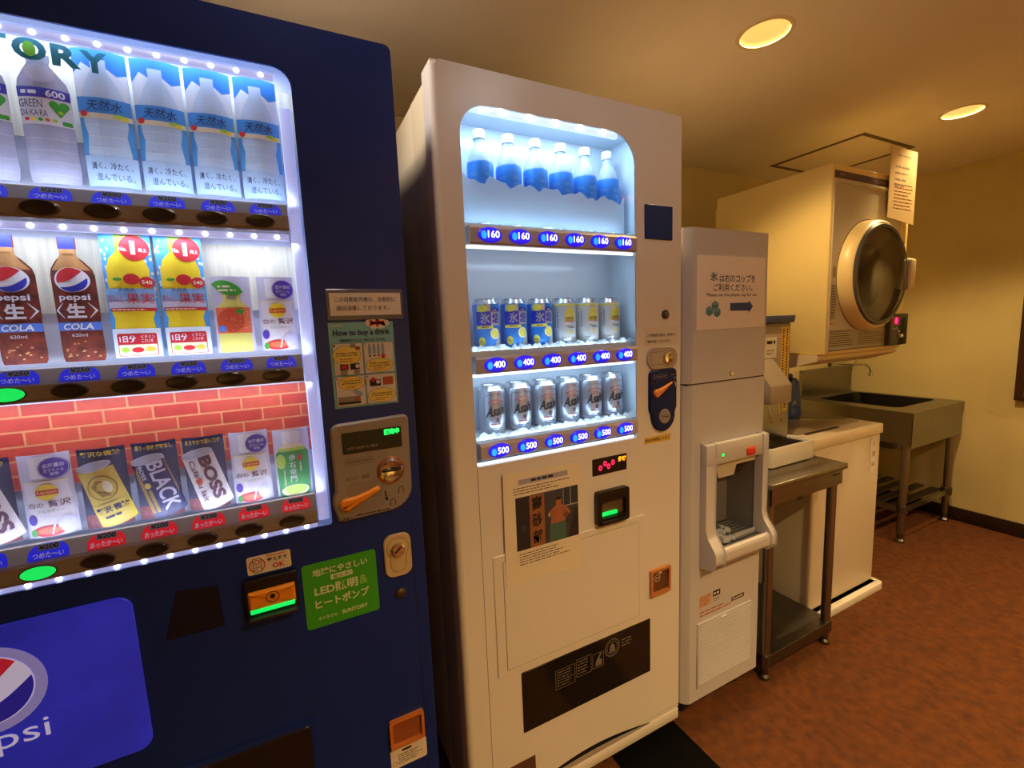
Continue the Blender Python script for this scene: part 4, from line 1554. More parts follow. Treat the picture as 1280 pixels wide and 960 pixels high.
a.rect(.5875, .589, .838, .885, m_pbar, 3)
a.rect(.6085, .6105, .838, .885, m_pbar, 3)
a.rect(.580, .633, .837, .840, m_pbar, 3)
a.poly([(.600, .752), (.633, .752), (.633, .83), (.622, .826)], m_pdark, 2)
# standing figure in a green skirt
a.poly([(.546, .752), (.594, .752), (.595, .79), (.590, .803), (.551, .803), (.545, .79)], m_skirt, 3)
a.poly([(.549, .800), (.592, .800), (.596, .822), (.606, .815), (.608, .824), (.594, .838), (.582, .846), (.566, .846), (.552, .838), (.541, .828), (.546, .818), (.552, .824)], m_skin, 4)
a.poly([(.585, .812), (.597, .808), (.602, .818), (.592, .828)], m_skird, 5)
a.oval(.5735, .853, .0085, .0115, m_skin, 5)
a.oval(.5735, .8625, .0070, .0042, m_ink, 6)
a.poly([(.541, .826), (.547, .834), (.549, .822), (.545, .818)], m_pbar, 6)
a.rect(.468, .477, .800, .814, m_photo, 3)
a.scribble(.459, .612, .712, .745, 5, m_ink, 1, .3, 77)
a.build('sheet_print', on_front(FRONT - .0069), V2)

cr = add('coin_return', plate([rrect(.880, .958, .494, .575, .005, 3), list(reversed(rrect(.888, .950, .503, .567, .003, 3)))], FRONT - .010, FRONT), mat('tan amber plastic', (196, 128, 74), .3), V2)
add('coin_cup', dome(rrect(.888, .950, .503, .567, .003, 3), FRONT - .003, FRONT, .001, dish=.001), mat('brown coin cup', (104, 66, 36), .3), cr)
a = Art()
a.ring(.909, .545, .011, .0095, m_sw, 1)
a.text('返却', .909, .545, .013, .006, m_sw, 1)
a.scribble(.915, .932, .555, .562, 1, m_sw, 1, .6, 6)
a.build('coin_cup_print', on_front(FRONT - .0038), cr)
fl = add('outlet_flap', dome(rrect(.453, .8825, .256, .4255, .003, 2), FRONT - .003, FRONT, .001, dish=.002), m_smoke, V2)
m_fp = mat('faint grey print', (120, 110, 100), .5)
a = Art()
for x0, x1, z0, z1 in ((.551, .613, .336, .391), (.617, .667, .345, .397), (.671, .709, .347, .391)):
    a.poly([rrect(x0, x1, z0, z1, .001), list(reversed(rrect(x0 + .0015, x1 - .0015, z0 + .0015, z1 - .0015, .001)))], m_fp, 4)
a.scribble(.556, .608, .341, .387, 6, m_fp, 4, .35, 8)
a.scribble(.622, .662, .350, .393, 5, m_fp, 4, .35, 12)
a.poly([(.679, .352), (.702, .352), (.704, .366), (.694, .374), (.704, .386), (.698, .389), (.684, .370)], m_fp, 4)
a.ring(.7395, .388, .0265, .0235, m_fp, 4)
a.ring(.7395, .388, .0195, .0175, m_fp, 4)
a.poly([(.729, .374), (.750, .374), (.748, .392), (.7395, .402), (.731, .392)], m_fp, 4)
a.scribble(.772, .812, .376, .402, 3, m_fp, 4, .4, 14)
a.build('flap_print', on_front(FRONT - .0025), fl)
add('service_sticker', plate([(.392, .118), (.484, .118), (.484, .178), (.392, .178)], FRONT - .0018, FRONT - .001), mat('dark brown label', (92, 62, 44), .5), V2, smooth=False)

# ================================================================== drinks in the white machine
m_pet = frosted('clear bottle plastic', (214, 230, 244), clear=.45, rough=.08)
m_capw = mat('white bottle cap', (228, 232, 238), .4)
m_lblb = mat('blue bottle label', (38, 132, 226), .4, var=.08, vscale=30)
m_lbll = mat('pale label print', (120, 180, 236), .4)
m_alu = mat('bright aluminium', (206, 206, 212), .25, metal=.85)
DY = 1.02


def turned(place, du):
    return lambda u, v, h: place(u + du, v, h)


def dx(k):
    return .4465 + .0752 * k


# clear bottles
def water_bottle(cx, cy, z0):
    t = thing('water_bottle', 'clear water bottle with a blue label on the white machine\'s top shelf', 'bottle', (cx, cy, z0), 'water bottles on the top shelf')
    r = .031
    prof = [(.0, 0), (.022, 0), (.028, .004), (r, .012), (.0295, .03), (r, .045), (.0295, .06), (r, .075), (r, .150), (.028, .166), (.020, .182), (.0135, .192), (.0125, .207), (.0125, .212), (0, .212)]
    add('body', lathe(prof, (cx, cy, z0), 24), m_pet, t)
    add('cap', lathe([(.0125, .207), (.0145, .2075), (.0148, .224), (.0135, .227), (0, .227)], (cx, cy, z0), 20), m_capw, t)
    lab = add('label', lathe([(r + .0003, .088), (r + .0006, .0885), (r + .0006, .1475), (.0305, .1525), (r + .0001, .1475)], (cx, cy, z0), 28, caps=False), m_lblb, t)
    a = Art()
    for s in (-.030, .004, .034):
        a.text('天然水', s, .122, .020, .009, m_lbll, 1, .01)
        a.scribble(s - .009, s + .010, .102, .111, 2, m_lbll, 1, .4, 3)
    a.build('label_print', on_can(cx, cy, z0, r + .0007), lab)
    return t


b0 = water_bottle(dx(0), DY, SHELF[0] + .0005)
for k in range(1, 6):
    dup(b0, (.0752 * k, 0, 0))


def can_body(cx, cy, z0, m, t, h=.122, r=.033):
    prof = [(0, .004), (.022, .003), (.025, 0), (.027, .001), (r - .001, .008), (r, .012), (r, h - .016), (r - .001, h - .013)]
    add('body', lathe(prof, (cx, cy, z0), 32), m, t)
    add('lid', lathe([(r - .001, h - .013), (.0275, h - .003), (.0285, h - .001), (.0275, h), (.0262, h - .0015), (.0255, h - .006), (0, h - .006)], (cx, cy, z0), 32), m_alu, t)


# blue lemon cans
m_canb = mat('metallic azure can', (44, 132, 220), .3, metal=.3, var=.1, vscale=30)
m_cans = mat('metallic silver can', (196, 200, 206), .3, metal=.6)
m_cangold = mat('lemon yellow can print', (232, 218, 90), .4, var=.15, vscale=60)
m_royal = mat('royal blue can print', (38, 50, 180), .35)


def lemon_can(cx, cy, z0):
    t = thing('drink_can', 'blue and yellow lemon can on the white machine\'s middle shelf', 'can', (cx, cy, z0), 'blue lemon cans on the middle shelf')
    can_body(cx, cy, z0, m_canb, t)
    a = Art()
    a.rect(-.028, .006, .090, .108, m_cans, 1)
    a.oval(-.014, .098, .013, .0085, m_cangold, 2)
    a.rect(-.030, .007, .058, .091, m_royal, 2)
    a.rect(.007, .034, .058, .091, m_cans, 2)
    a.rect(.007, .034, .090, .099, m_royal, 2)
    a.scribble(.012, .028, .0915, .0965, 1, m_cans, 3, .7, 6)
    a.text('氷', -.007, .075, .022, .026, m_cans, 3, .03)
    a.text('結', .018, .075, .018, .024, m_royal, 3, .02)
    a.rect(-.030, .012, .0505, .0575, m_cangold, 2)
    a.scribble(-.016, .008, .0525, .056, 1, m_ink, 3, .7, 2)
    a.oval(.016, .038, .0125, .0135, m_cangold, 3)
    a.ring(.016, .038, .0125, .0105, m_pw, 4)
    a.poly([(.012, .006), (.034, .006), (.034, .040), (.024, .030)], m_cans, 2)
    a.oval(-.017, .0195, .0085, .0110, m_cangold, 3)
    a.text('レモン', -.017, .020, .012, .005, m_greend, 4, .0)
    a.build('can_print', turned(on_can(cx, cy, z0, .0331), -.009), t, [-.03 + .005 * i for i in range(1, 13)])
    return t


m_greend = mat('dark green print', (44, 96, 60), .5)
c0 = lemon_can(dx(0) - .004, DY - .004, SHELF[1] + .0005)
for k in (1, 2):
    dup(c0, (.0752 * k, 0, 0))

# pale highball cans
m_canp = mat('pearl white can', (206, 206, 206), .3, metal=.35)


def highball(cx, cy, z0):
    t = thing('drink_can', 'pearl white can with a golden oval on the white machine\'s middle shelf', 'can', (cx, cy, z0), 'white and gold cans on the middle shelf')
    can_body(cx, cy, z0, m_canp, t)
    a = Art()
    a.rect(-.05, .05, .102, .106, m_cangold, 1)
    a.oval(.012, .062, .0165, .037, goldi, 1)
    a.poly(ell(.012, .062, .0163, .0365, 20, PI, 2 * PI), m_canp, 2)
    a.text('SUNTORY', .012, .069, .024, .006, m_ink, 3, .03)
    a.text('Highball', .012, .061, .026, .008, mat('rust red print', (190, 80, 40), .5), 3, .02)
    a.text('7%', .004, .048, .008, .006, m_inkb, 3)
    a.scribble(.008, .026, .043, .050, 2, m_inkb, 3, .5, 8)
    a.oval(.013, .034, .006, .003, goldi, 3)
    a.scribble(-.023, -.020, .045, .088, 9, m_inkb, 1, .6, 21)
    a.scribble(-.030, -.0275, .045, .085, 9, m_inkb, 1, .6, 22)
    a.oval(-.0235, .093, .002, .004, goldi, 1)
    a.scribble(-.012, .004, .016, .021, 1, m_grey, 1, .5, 4)
    a.build('can_print', turned(on_can(cx, cy, z0, .0331), -.012), t, [-.05 + .005 * i for i in range(1, 20)])
    return t


h0 = highball(dx(3) - .006, DY - .004, SHELF[1] + .0005)
for k in (1, 2):
    dup(h0, (.0752 * k, 0, 0))

# silver beer cans
m_canbeer = mat('brushed silver can', (184, 186, 196), .28, metal=.8, var=.06, vscale=40)
m_pink = mat('dusty red can print', (164, 92, 92), .45)


def beer(cx, cy, z0):
    t = thing('beer_can', 'silver beer can with black lettering on the white machine\'s lowest shelf', 'can', (cx, cy, z0), 'silver beer cans on the lowest shelf')
    can_body(cx, cy, z0, m_canbeer, t)
    a = Art()
    oo = rrect(-.028, .032, .010, .099, .010, 6)
    a.poly([oo, list(reversed(shrink(oo, .0007)))], m_ink, 1)
    a.text('Asahi', .004, .0595, .050, .026, m_ink, 3, .03, slant=.35, turn=.12)
    a.text('生', .006, .0365, .010, .0105, m_ink, 3, .03)
    ao = [(.004 + .024 * math.cos(q), .074 + .014 * math.sin(q)) for q in [PI * .9 - PI * .8 * i / 10 for i in range(11)]]
    ai = [(.004 + .021 * math.cos(q), .074 + .011 * math.sin(q)) for q in [PI * .1 + PI * .8 * i / 10 for i in range(11)]]
    a.poly(ao + ai, m_pink, 1)
    a.scribble(-.010, .020, .071, .080, 2, m_pink, 2, .5, 5)
    a.scribble(-.012, .024, .022, .029, 1, m_pink, 2, .5, 6)
    a.scribble(-.010, .020, .0135, .018, 1, m_inkb, 2, .4, 7)
    a.scribble(-.006, .016, .101, .105, 1, m_pink, 2, .5, 9)
    a.build('can_print', turned(on_can(cx, cy, z0, .0331), -.006), t, [-.03 + .005 * i for i in range(1, 13)])
    return t


e0 = beer(dx(0), DY - .004, SHELF[2] + .0005)
for k in range(1, 6):
    dup(e0, (.0752 * k, 0, 0))

# ================================================================== ice dispenser
m_iceb = mat('pale grey painted steel', (200, 200, 206), .42, var=.015, vscale=6)
m_icep = mat('light grey moulded plastic', (206, 204, 204), .4)
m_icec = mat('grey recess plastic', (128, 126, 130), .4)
T = thing('ice_dispenser', 'tall pale grey ice dispenser with a taped paper sign beside the white machine', 'ice dispenser', (1.2, 1.2, 0))
ix0, ix1, itop = 1.024, 1.384, 1.551
# body column with a chamfered left front edge, hollow behind the dispensing recess
cor = [(ix0, .958), (ix0 + .004, .944), (ix0 + .014, .933), (ix0 + .026, FRONT), (ix1 - .006, FRONT), (ix1, FRONT + .006)]
up = plate(cor + [(ix1, 1.50), (ix0, 1.50)], 1.106, itop, 'z')
add('upper_cabinet', up, m_iceb, T, angle=25)
cx0, cx1, cz0, cz1 = 1.128, 1.352, .592, .852
frontp = plate([[(ix0 + .026, .066), (ix1 - .006, .066), (ix1 - .006, 1.1015), (ix0 + .026, 1.1015)], [(cx0, cz0), (cx0, cz1), (cx1, cz1), (cx1, cz0)]], FRONT, FRONT + .003)
side = plate([(ix0, .958), (ix0 + .004, .944), (ix0 + .014, .933), (ix0 + .026, FRONT), (ix0 + .026, FRONT + .004), (ix0 + .008, .95), (ix0 + .006, 1.50), (ix0, 1.50)], .066, 1.1015, 'z')
side2 = plate([(ix1 - .006, FRONT), (ix1, FRONT + .006), (ix1, 1.50), (ix1 - .006, 1.50)], .066, 1.1015, 'z')
add('lower_cabinet', join(frontp, side, side2, box(ix0 + .006, ix1 - .006, 1.494, 1.50, .066, 1.1015), box(ix0 + .006, ix1 - .006, .94, 1.50, .066, .072)), m_iceb, T, angle=25)
add('seam', box(ix0 + .008, ix1 - .003, FRONT + .004, 1.49, 1.1012, 1.1065), m_dark, T)
for x in (ix0 + .05, ix1 - .05):
    for y in (.985, 1.44):
        add('foot', lathe([(.02, 0), (.02, .02), (.011, .024), (.011, .068)], (x, y, 0), 14), m_dark, T)
# dispensing unit
cav = [box(cx0 - .003, cx0, FRONT, 1.04, cz0 - .02, cz1), box(cx1, cx1 + .003, FRONT, 1.04, cz0 - .02, cz1),
       box(cx0, cx1, 1.037, 1.04, cz0 - .02, cz1), box(cx0, cx1, FRONT, 1.04, cz1 - .003, cz1)]
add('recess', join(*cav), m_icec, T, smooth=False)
py = FRONT - .018


def cheek(x0, x1):
    prof = [(FRONT, .528), (.880, .540), (.870, .552), (.870, .585), (.876, .597), (.900, .628), (py, .655), (py, .912), (FRONT, .916)]
    return plate(prof, x0, x1, 'x')


def bev(g, r):
    bm = bmesh.new()
    bv = [bm.verts.new(v) for v in g[0]]
    for f in g[1]:
        try:
            bm.faces.new([bv[i] for i in f])
        except ValueError:
            pass
    bmesh.ops.remove_doubles(bm, verts=bm.verts[:], dist=1e-5)
    bmesh.ops.dissolve_limit(bm, angle_limit=.01, verts=bm.verts[:], edges=bm.edges[:])
    es = [e for e in bm.edges if len(e.link_faces) == 2 and e.calc_face_angle(0) > .35]
    bmesh.ops.bevel(bm, geom=es, offset=r, segments=2, affect='EDGES', profile=.5, clamp_overlap=True)
    bm.verts.index_update()
    out = ([v.co.to_tuple() for v in bm.verts], [tuple(v.index for v in f.verts) for f in bm.faces])
    bm.free()
    return out


unit = join(bev(cheek(1.086, 1.131), .006), bev(cheek(1.350, 1.376), .006), rbox(1.0855, 1.3765, py - .0012, FRONT, .850, .917, .005),
            bev(plate([(FRONT, .530), (.882, .541), (.871, .553), (.871, .584), (.877, .594), (.888, .594), (.892, .575), (FRONT, .560)], 1.088, 1.374, 'x'), .005))
du = add('dispenser_housing', unit, m_icep, T, angle=40)
add('catch_tray', box(1.13, 1.352, .890, 1.037, .573, .579), mat('dark drain grate', (60, 60, 66), .35, metal=.5), T)
for i in range(9):
    add('grate_bar', rbox(1.134, 1.348, .900 + i * .0145, .906 + i * .0145, .579, .584, .001, 1), mat('grey grate plastic', (110, 112, 118), .35), T)
sp = plate([(1.163, .800), (1.232, .800), (1.243, .832), (1.332, .832), (1.338, .851), (1.132, .851), (1.134, .826), (1.152, .826)], FRONT - .006, .99)
add('ice_spout', sp, mat('beige spout plastic', (196, 186, 170), .45), T, smooth=False)
add('signal_lamp', lathe([(0, -.004), (.004, -.003), (.006, 0)], (1.163, py, .878), 14, 'y'), mat('green signal lamp', (30, 230, 90), .3, emit=2.5, ecol=(20, 240, 80)), T)
add('lamp_ring', lathe([(.0062, 0), (.007, -.002), (.009, 0)], (1.163, py, .878), 18, 'y', caps=False), m_dark, T)
add('push_button', rbox(1.272, 1.312, py - .007, py, .858, .883, .005, 3), mat('red push button', (226, 60, 44), .35), T)
add('cabinet_lock', lathe([(0, -.004), (.006, -.004), (.008, -.002), (.008, 0)], (1.2175, FRONT, 1.124), 18, 'y'), m_chrome, T)
# sign
add('paper_sign', plate([(1.0625, 1.261), (1.369, 1.263), (1.366, 1.475), (1.0625, 1.474)], FRONT - .0012, FRONT - .0004), mat('sign paper', (246, 240, 232), .65), T, smooth=False)
m_sgn = mat('dark blue sign ink', (44, 52, 92), .6)
m_ice1 = mat('ice blue print', (70, 128, 152), .5, var=.35, vscale=160)
a = Art()
a.text('氷', 1.134, 1.4155, .031, .026, mat('steel blue print', (86, 116, 146), .55), 1, .035)
a.text('は右のコップを', 1.238, 1.411, .161, .0235, m_sgn, 1, .012)
a.text('ご利用ください。', 1.219, 1.384, .174, .0225, m_sgn, 1, .012)
a.text('Please use the plastic cup for ice', 1.215, 1.3615, .222, .0125, m_sgn, 1, .012)
for x, z in ((1.116, 1.316), (1.139, 1.331), (1.148, 1.312)):
    hx = [(x + .0165 * math.cos(q), z + .0155 * math.sin(q)) for q in [PI / 6 + PI / 3 * i for i in range(6)]]
    a.poly(hx, m_ice1, 1 + x)
    a.poly([(x, z), hx[0], hx[1], hx[2]], mat('pale ice print', (110, 160, 178), .5), 2 + x)
a.poly([(1.205, 1.315), (1.290, 1.314), (1.290, 1.306), (1.310, 1.3265), (1.290, 1.347), (1.290, 1.339), (1.205, 1.338)], mat('royal sign blue', (38, 62, 134), .55), 1)
a.build('sign_print', on_front(FRONT - .0012), T)
# lower labels and louvre
a = Art()
a.rect(1.090, 1.145, .384, .424, mat('faded red caution label', (206, 168, 140), .6, var=.12, vscale=60), 1)
a.scribble(1.094, 1.141, .388, .421, 4, m_brn, 2, .35, 3)
a.rect(1.152, 1.186, .405, .424, m_ink, 1)
a.scribble(1.156, 1.182, .409, .420, 1, m_pw, 2, .6, 4)
a.scribble(1.153, 1.185, .386, .402, 3, m_ink, 1, .3, 6)
a.rect(1.240, 1.304, .360, .374, m_dark, 1)
a.scribble(1.246, 1.298, .363, .371, 1, m_pw, 2, .5, 14)
a.scribble(1.092, 1.236, .350, .372, 2, m_brn, 1, .4, 5)
a.build('labels', on_front(FRONT), T)
lv_ = add('louvre_panel', dome(rrect(1.080, 1.340, .108, .335, .003, 2), FRONT - .005, FRONT, .002), m_iceb, T)
sl = []
for i in range(28):
    z = .120 + i * .0074
    sl.append(([(1.086, FRONT - .0048, z), (1.334, FRONT - .0048, z), (1.334, FRONT - .0072, z + .0048), (1.086, FRONT - .0072, z + .0048), (1.334, FRONT - .0048, z + .0055), (1.086, FRONT - .0048, z + .0055)],
               [(0, 1, 2, 3), (3, 2, 4, 5), (0, 3, 5), (1, 4, 2)]))
s_ = add('louvre_slats', join(*sl), m_iceb, lv_, smooth=False)
s_['kind'] = 'stuff'
add('louvre_clip', rbox(1.182, 1.210, FRONT - .010, FRONT - .004, .325, .331, .002, 1), m_whitep, lv_)

# ice cubes left in the tray
m_cube = mat('wet clear ice', (206, 214, 222), .06, spec=.8, alpha=.7)
rc = random.Random(12)
for i in range(16):
    x = rc.uniform(1.15, 1.26)
    y = rc.uniform(.915, .985)
    s = rc.uniform(.010, .016)
    g = rbox(-s, s, -s * .8, s * .8, 0, s * 1.3, s * .35, 2)
    ang = rc.uniform(0, 3)
    g = ([(x + v[0] * math.cos(ang) - v[1] * math.sin(ang), y + v[0] * math.sin(ang) + v[1] * math.cos(ang), .5845 + v[2]) for v in g[0]], g[1])
    tag(add('ice_cube', g, m_cube), 'small clear ice cube left in the ice dispenser\'s catch tray', 'ice cube', 'ice cubes in the catch tray')

# ================================================================== steel table
TB = thing('steel_table', 'narrow stainless steel table with a lower shelf, carrying the tea server', 'table', (1.62, 1.15, 0))
tx0, tx1, ty0, ty1, tz = 1.398, 1.846, .898, 1.46, .736
add('table_top', rbox(tx0, tx1, ty0, ty1, tz - .022, tz, .004), m_steel, TB)
add('apron', join(box(tx0 + .012, tx1 - .012, ty0 + .012, ty0 + .015, .655, tz - .022), box(tx0 + .012, tx0 + .015, ty0 + .012, ty1 - .012, .655, tz - .022),
                  box(tx1 - .015, tx1 - .012, ty0 + .012, ty1 - .012, .655, tz - .022), box(tx0 + .012, tx1 - .012, ty1 - .015, ty1 - .012, .655, tz - .022)), m_steel, TB, smooth=False)
for x in (tx0 + .032, tx1 - .045):
    for y in (ty0 + .030, ty1 - .035):
        lg = add('leg', lathe([(.0165, .045), (.0165, .70)], (x, y, 0), 16), m_steel, TB)
        add('leg_foot', lathe([(.013, 0), (.019, .004), (.019, .012), (.013, .02), (.013, .05)], (x, y, 0), 14), m_steeld, lg)
add('lower_shelf', join(rbox(tx0 + .014, tx1 - .026, ty0 + .012, ty1 - .018, .092, .098, .002), box(tx0 + .018, tx1 - .030, ty0 + .014, ty0 + .017, .052, .094),
                        box(tx1 - .033, tx1 - .030, ty0 + .014, ty1 - .02, .052, .094)), m_steeld, TB, smooth=False)
add('slot_mark', rbox(tx1 - .075, tx1 - .030, ty0 + .0108, ty0 + .0122, .694, .700, .0005, 1), m_ink, TB)
add('hook', box(1.555, 1.58, ty0 + .0105, ty0 + .013, .648, .657), m_ink, TB)

# ================================================================== tea server on the table
m_srv = mat('beige grey server plastic', (168, 158, 144), .4)
m_srvd = mat('warm grey server steel', (128, 120, 112), .35, metal=.3)
S = thing('tea_server', 'slim drink server with a blue lid and yellow strip on the steel table', 'drink server', (1.66, 1.2, tz))
sx0, sx1, sy = 1.54, 1.795, 1.10
add('body', join(rbox(sx0, sx1, sy, 1.43, .80, 1.268, .006), box(sx0 + .005, sx1 - .005, sy + .02, 1.43, tz + .0005, .80)), m_srvd, S)
add('front_plate', rbox(sx0 + .004, sx1 - .012, sy - .004, sy, .985, 1.255, .002), m_srv, S)
add('back_splash', rbox(sx0 + .004, sx1 - .004, sy - .003, sy, .80, .975, .001), m_steel, S)
add('lid', bev(plate([(sx0 - .004, 1.268), (sx1 + .002, 1.268), (sx1 + .008, 1.288), (sx1 + .008, 1.296), (sx0 - .004, 1.296)], sy - .012, 1.435), .003), mat('navy blue lid', (20, 48, 112), .4), S)
noz = plate([(sy, 1.130), (sy - .012, 1.130), (sy - .085, 1.040), (sy - .085, .972), (sy, .972)], sx0 + .012, sx0 + .135, 'x')
add('nozzle_hood', bev(noz, .004), m_srv, S)
for x in (1.585, 1.645):
    add('pull_lever', tube([(x, sy - .05, .975), (x, sy - .055, .955), (x + .006, sy - .062, .905), (x + .014, sy - .060, .897)], .0025, 8), m_chrome, S)
add('yellow_strip', plate([(sx1 - .068, 1.0), (sx1 - .018, 1.0), (sx1 - .018, 1.252), (sx1 - .068, 1.252)], sy - .0050, sy - .0040), mat('yellow tape strip', (226, 190, 80), .55), S, smooth=False)
add('small_tape', plate([(sx1 - .046, .915), (sx1 - .018, .915), (sx1 - .018, .966), (sx1 - .046, .966)], sy - .0040, sy - .0030), mat('yellow tape strip', (226, 190, 80), .55), S, smooth=False)
a = Art()
a.scribble(sx1 - .059, sx1 - .049, 1.06, 1.243, 17, m_ink, 1, .55, 41, words=False)
a.scribble(sx1 - .036, sx1 - .026, 1.01, 1.246, 22, m_ink, 1, .55, 42, words=False)
a.build('strip_print', on_front(sy - .005), S)
a = Art()
a.rect(sx0 + .09, sx1 - .095, 1.135, 1.215, m_whitep, 1)
a.scribble(sx0 + .10, sx1 - .10, 1.185, 1.205, 1, m_ink, 2, .6, 3)
a.scribble(sx0 + .10, sx1 - .10, 1.145, 1.17, 2, m_grey, 2, .4, 5)
a.build('front_label', on_front(sy - .0040), S)
a = Art()
a.scribble(sx1 - .040, sx1 - .024, .925, .960, 3, m_ink, 4, .6, 44)
a.build('tape_print', on_front(sy - .0040), S)
tyf, tzt = .998, .811
dt = [(sx0 + .008, tyf), (sx1 + .004, tyf), (sx1 + .004, sy + .018), (sx0 - .004, sy + .018), (sx0 - .004, tyf + .012)]
tray = add('drip_tray', join(bev(plate([dt, list(reversed(shrink(dt, .012)))], tz + .004, tzt, 'z'), .003), plate(shrink(dt, .011), tz + .004, tz + .045, 'z')), m_whitep, S)
gr_pts = shrink(dt, .013)
add('drip_grate', plate(gr_pts, tzt - .014, tzt - .009, 'z'), m_black, tray, smooth=False)
for i in range(9):
    add('grate_bar', rbox(sx0 + .022, sx1 - .018, tyf + .020 + i * .0105, tyf + .025 + i * .0105, tzt - .009, tzt - .006, .0008, 1), m_dark, tray)

# ================================================================== washing machine in its drain tray
DT = thing('drain_tray', 'white plastic drain tray on the carpet under the washing machine', 'tray', (2.13, 1.3, 0))
o_ = rrect(1.862, 2.412, 1.0, 1.585, .02, 4)
add('tray_rim', bev(plate([o_, list(reversed(shrink(o_, .024)))], 0.0005, .032, 'z'), .003), m_whitep, DT)
add('tray_floor', plate(shrink(o_, .022), .0005, .012, 'z'), m_grey, DT, smooth=False)
add('corner_pad', rbox(2.335, 2.386, 1.0245, 1.034, .012, .030, .003), m_whitep, DT)

WM = thing('washing_machine', 'white top loading washing machine under the wall dryer', 'washing machine', (2.13, 1.3, .012))
wx0, wx1, wy0, wy1 = 1.872, 2.386, 1.036, 1.56
add('body', rbox(wx0, wx1, wy0, wy1, .034, .750, .010, 3), mat('white washer enamel', (220, 210, 190), .35), WM)
topo = rrect(wx0 - .006, wx1 + .006, wy0 - .008, wy1, .012, 4)
add('top_deck', bev(plate(topo, .750, .792, 'z'), .006), mat('ivory deck plastic', (234, 222, 196), .35), WM)
for x in (wx0 + .05, wx1 - .05):
    for y in (wy0 + .05, wy1 - .05):
        add('foot', lathe([(.025, .0122), (.025, .02), (.015, .024), (.015, .036)], (x, y, 0), 14), m_dark, WM)
m_lid = mat('grey translucent lid', (150, 138, 118), .15, coat=.3)
add('lid', bev(plate(rrect(wx0 + .018, wx1 - .02, wy0 + .075, wy1 - .09, .012, 4), .792, .800, 'z'), .003), m_lid, WM)
add('lid_fold', bev(plate(rrect(wx0 + .09, wx1 - .16, wy0 + .12, wy0 + .30, .03, 5), .800, .803, 'z'), .001), mat('darker lid plastic', (128, 116, 98), .2), WM)  # fold slightly darker than the lid
add('lid_grip', plate(rrect(wx0 + .05, wx1 - .22, wy0 + .058, wy0 + .074, .007, 4), .7921, .7945, 'z'), m_black, WM)
add('control_strip', rbox(wx0 + .01, wx1 - .01, wy1 - .085, wy1 - .004, .792, .822, .008), mat('ivory deck plastic', (234, 222, 196), .35), WM)
add('status_tag', plate([(2.297, .575), (2.345, .575), (2.345, .735), (2.297, .735)], wy0 - .003, wy0 - .0005), m_pw, WM, smooth=False)
a = Art()
m_brd = mat('brown red ink', (120, 60, 44), .6)
for i, ch in enumerate('使用中'):
    a.text(ch, 2.324, .709 - i * .049, .022, .024, m_brd, 1, .01)
a.rect(2.3005, 2.302, .58, .67, m_brd, 1)
a.build('tag_lettering', on_front(wy0 - .003), WM)

# blue detergent bottle on the lid
DB = thing('detergent_bottle', 'dark blue detergent bottle with white marks on the washing machine lid', 'bottle', (2.165, 1.33, 0.8035))
pro = [(-.058, 0), (.058, 0), (.062, .01), (.050, .12), (.036, .175), (.018, .185), (.018, .192), (-.018, .192), (-.018, .185), (-.036, .175), (-.046, .12), (-.062, .01)]
add('body', bev(plate([(2.165 + x, 0.8035 + z) for x, z in pro], 1.30, 1.36), .008), mat('dark blue bottle plastic', (18, 70, 160), .3), DB)
add('cap', lathe([(.017, 0), (.017, .02), (.014, .023), (0, .023)], (2.165, 1.33, .992), 18), mat('blue bottle cap', (24, 76, 170), .35), DB)
a = Art()
a.poly([(2.165 - .022, .862), (2.165 + .004, .892), (2.165 + .022, .864), (2.165 + .006, .872)], mat('grey blue print', (150, 160, 176), .5), 1)
a.scribble(2.145, 2.185, .815, .850, 3, mat('grey blue print', (150, 160, 176), .5), 1, .4, 17)
a.build('bottle_print', on_front(1.2995), DB)

# ================================================================== dryer and its stand
ST = thing('dryer_stand', 'white steel stand holding the dryer above the washing machine', 'stand', (2.17, 1.45, 0))
m_std = mat('cream stand steel', (232, 216, 178), .4)
dx0, dx1, dy0, dy1, dz0, dz1 = 1.885, 2.476, 1.022, 1.53, 1.132, 1.857
for x in (1.90, 2.452):
    lg = add('leg', rbox(x - .016, x + .016, 1.61, 1.64, .0, 1.10, .004), m_std, ST)
    add('leg_pad', rbox(x - .022, x + .022, 1.60, 1.65, 0, .012, .003), m_dark, lg)
add('cross_bar', rbox(1.90, 2.452, 1.615, 1.635, .60, .63, .003), m_std, ST)
shelf = plate([(1.655, 1.13), (1.655, 1.075), (1.16, 1.075), (dy0 + .022, 1.112), (dy0 + .022, 1.13)], dx0 - .012, dx1 + .006, 'x')
add('support_tray', bev(shelf, .003), m_std, ST)
add('bolt', lathe([(0, -.004), (.006, -.003), (.007, 0)], (dx0 - .012, 1.20, 1.118), 10, 'x'), m_chrome, ST)

D = thing('tumble_dryer', 'cream coin dryer with a round grey glass door above the washing machine', 'dryer', (2.18, 1.27, dz0))
add('cabinet', rbox(dx0, dx1, dy0, dy1, dz0, dz1, .007, 3), m_cream, D)
add('back_hump', rbox(dx0 + .05, dx1 - .05, dy1 - .04, dy1 + .05, dz0 + .05, dz1 - .03, .01), m_cream, D)
m_dpan = mat('silver grey door panel', (190, 186, 170), .35, var=.03, vscale=8)
add('front_panel', dome(rrect(dx0 + .014, dx1 - .075, dz0 + .012, dz1 - .068, .004, 2), dy0 - .004, dy0, .0015), m_dpan, D)
add('name_band', plate([(dx0 + .016, dz1 - .052), (dx1 - .085, dz1 - .052), (dx1 - .085, dz1 - .026), (dx0 + .016, dz1 - .026)], dy0 - .0020, dy0), mat('plum name band', (74, 56, 78), .4), D, smooth=False)
a = Art()
m_bnd = mat('pale band lettering', (156, 140, 140), .5)
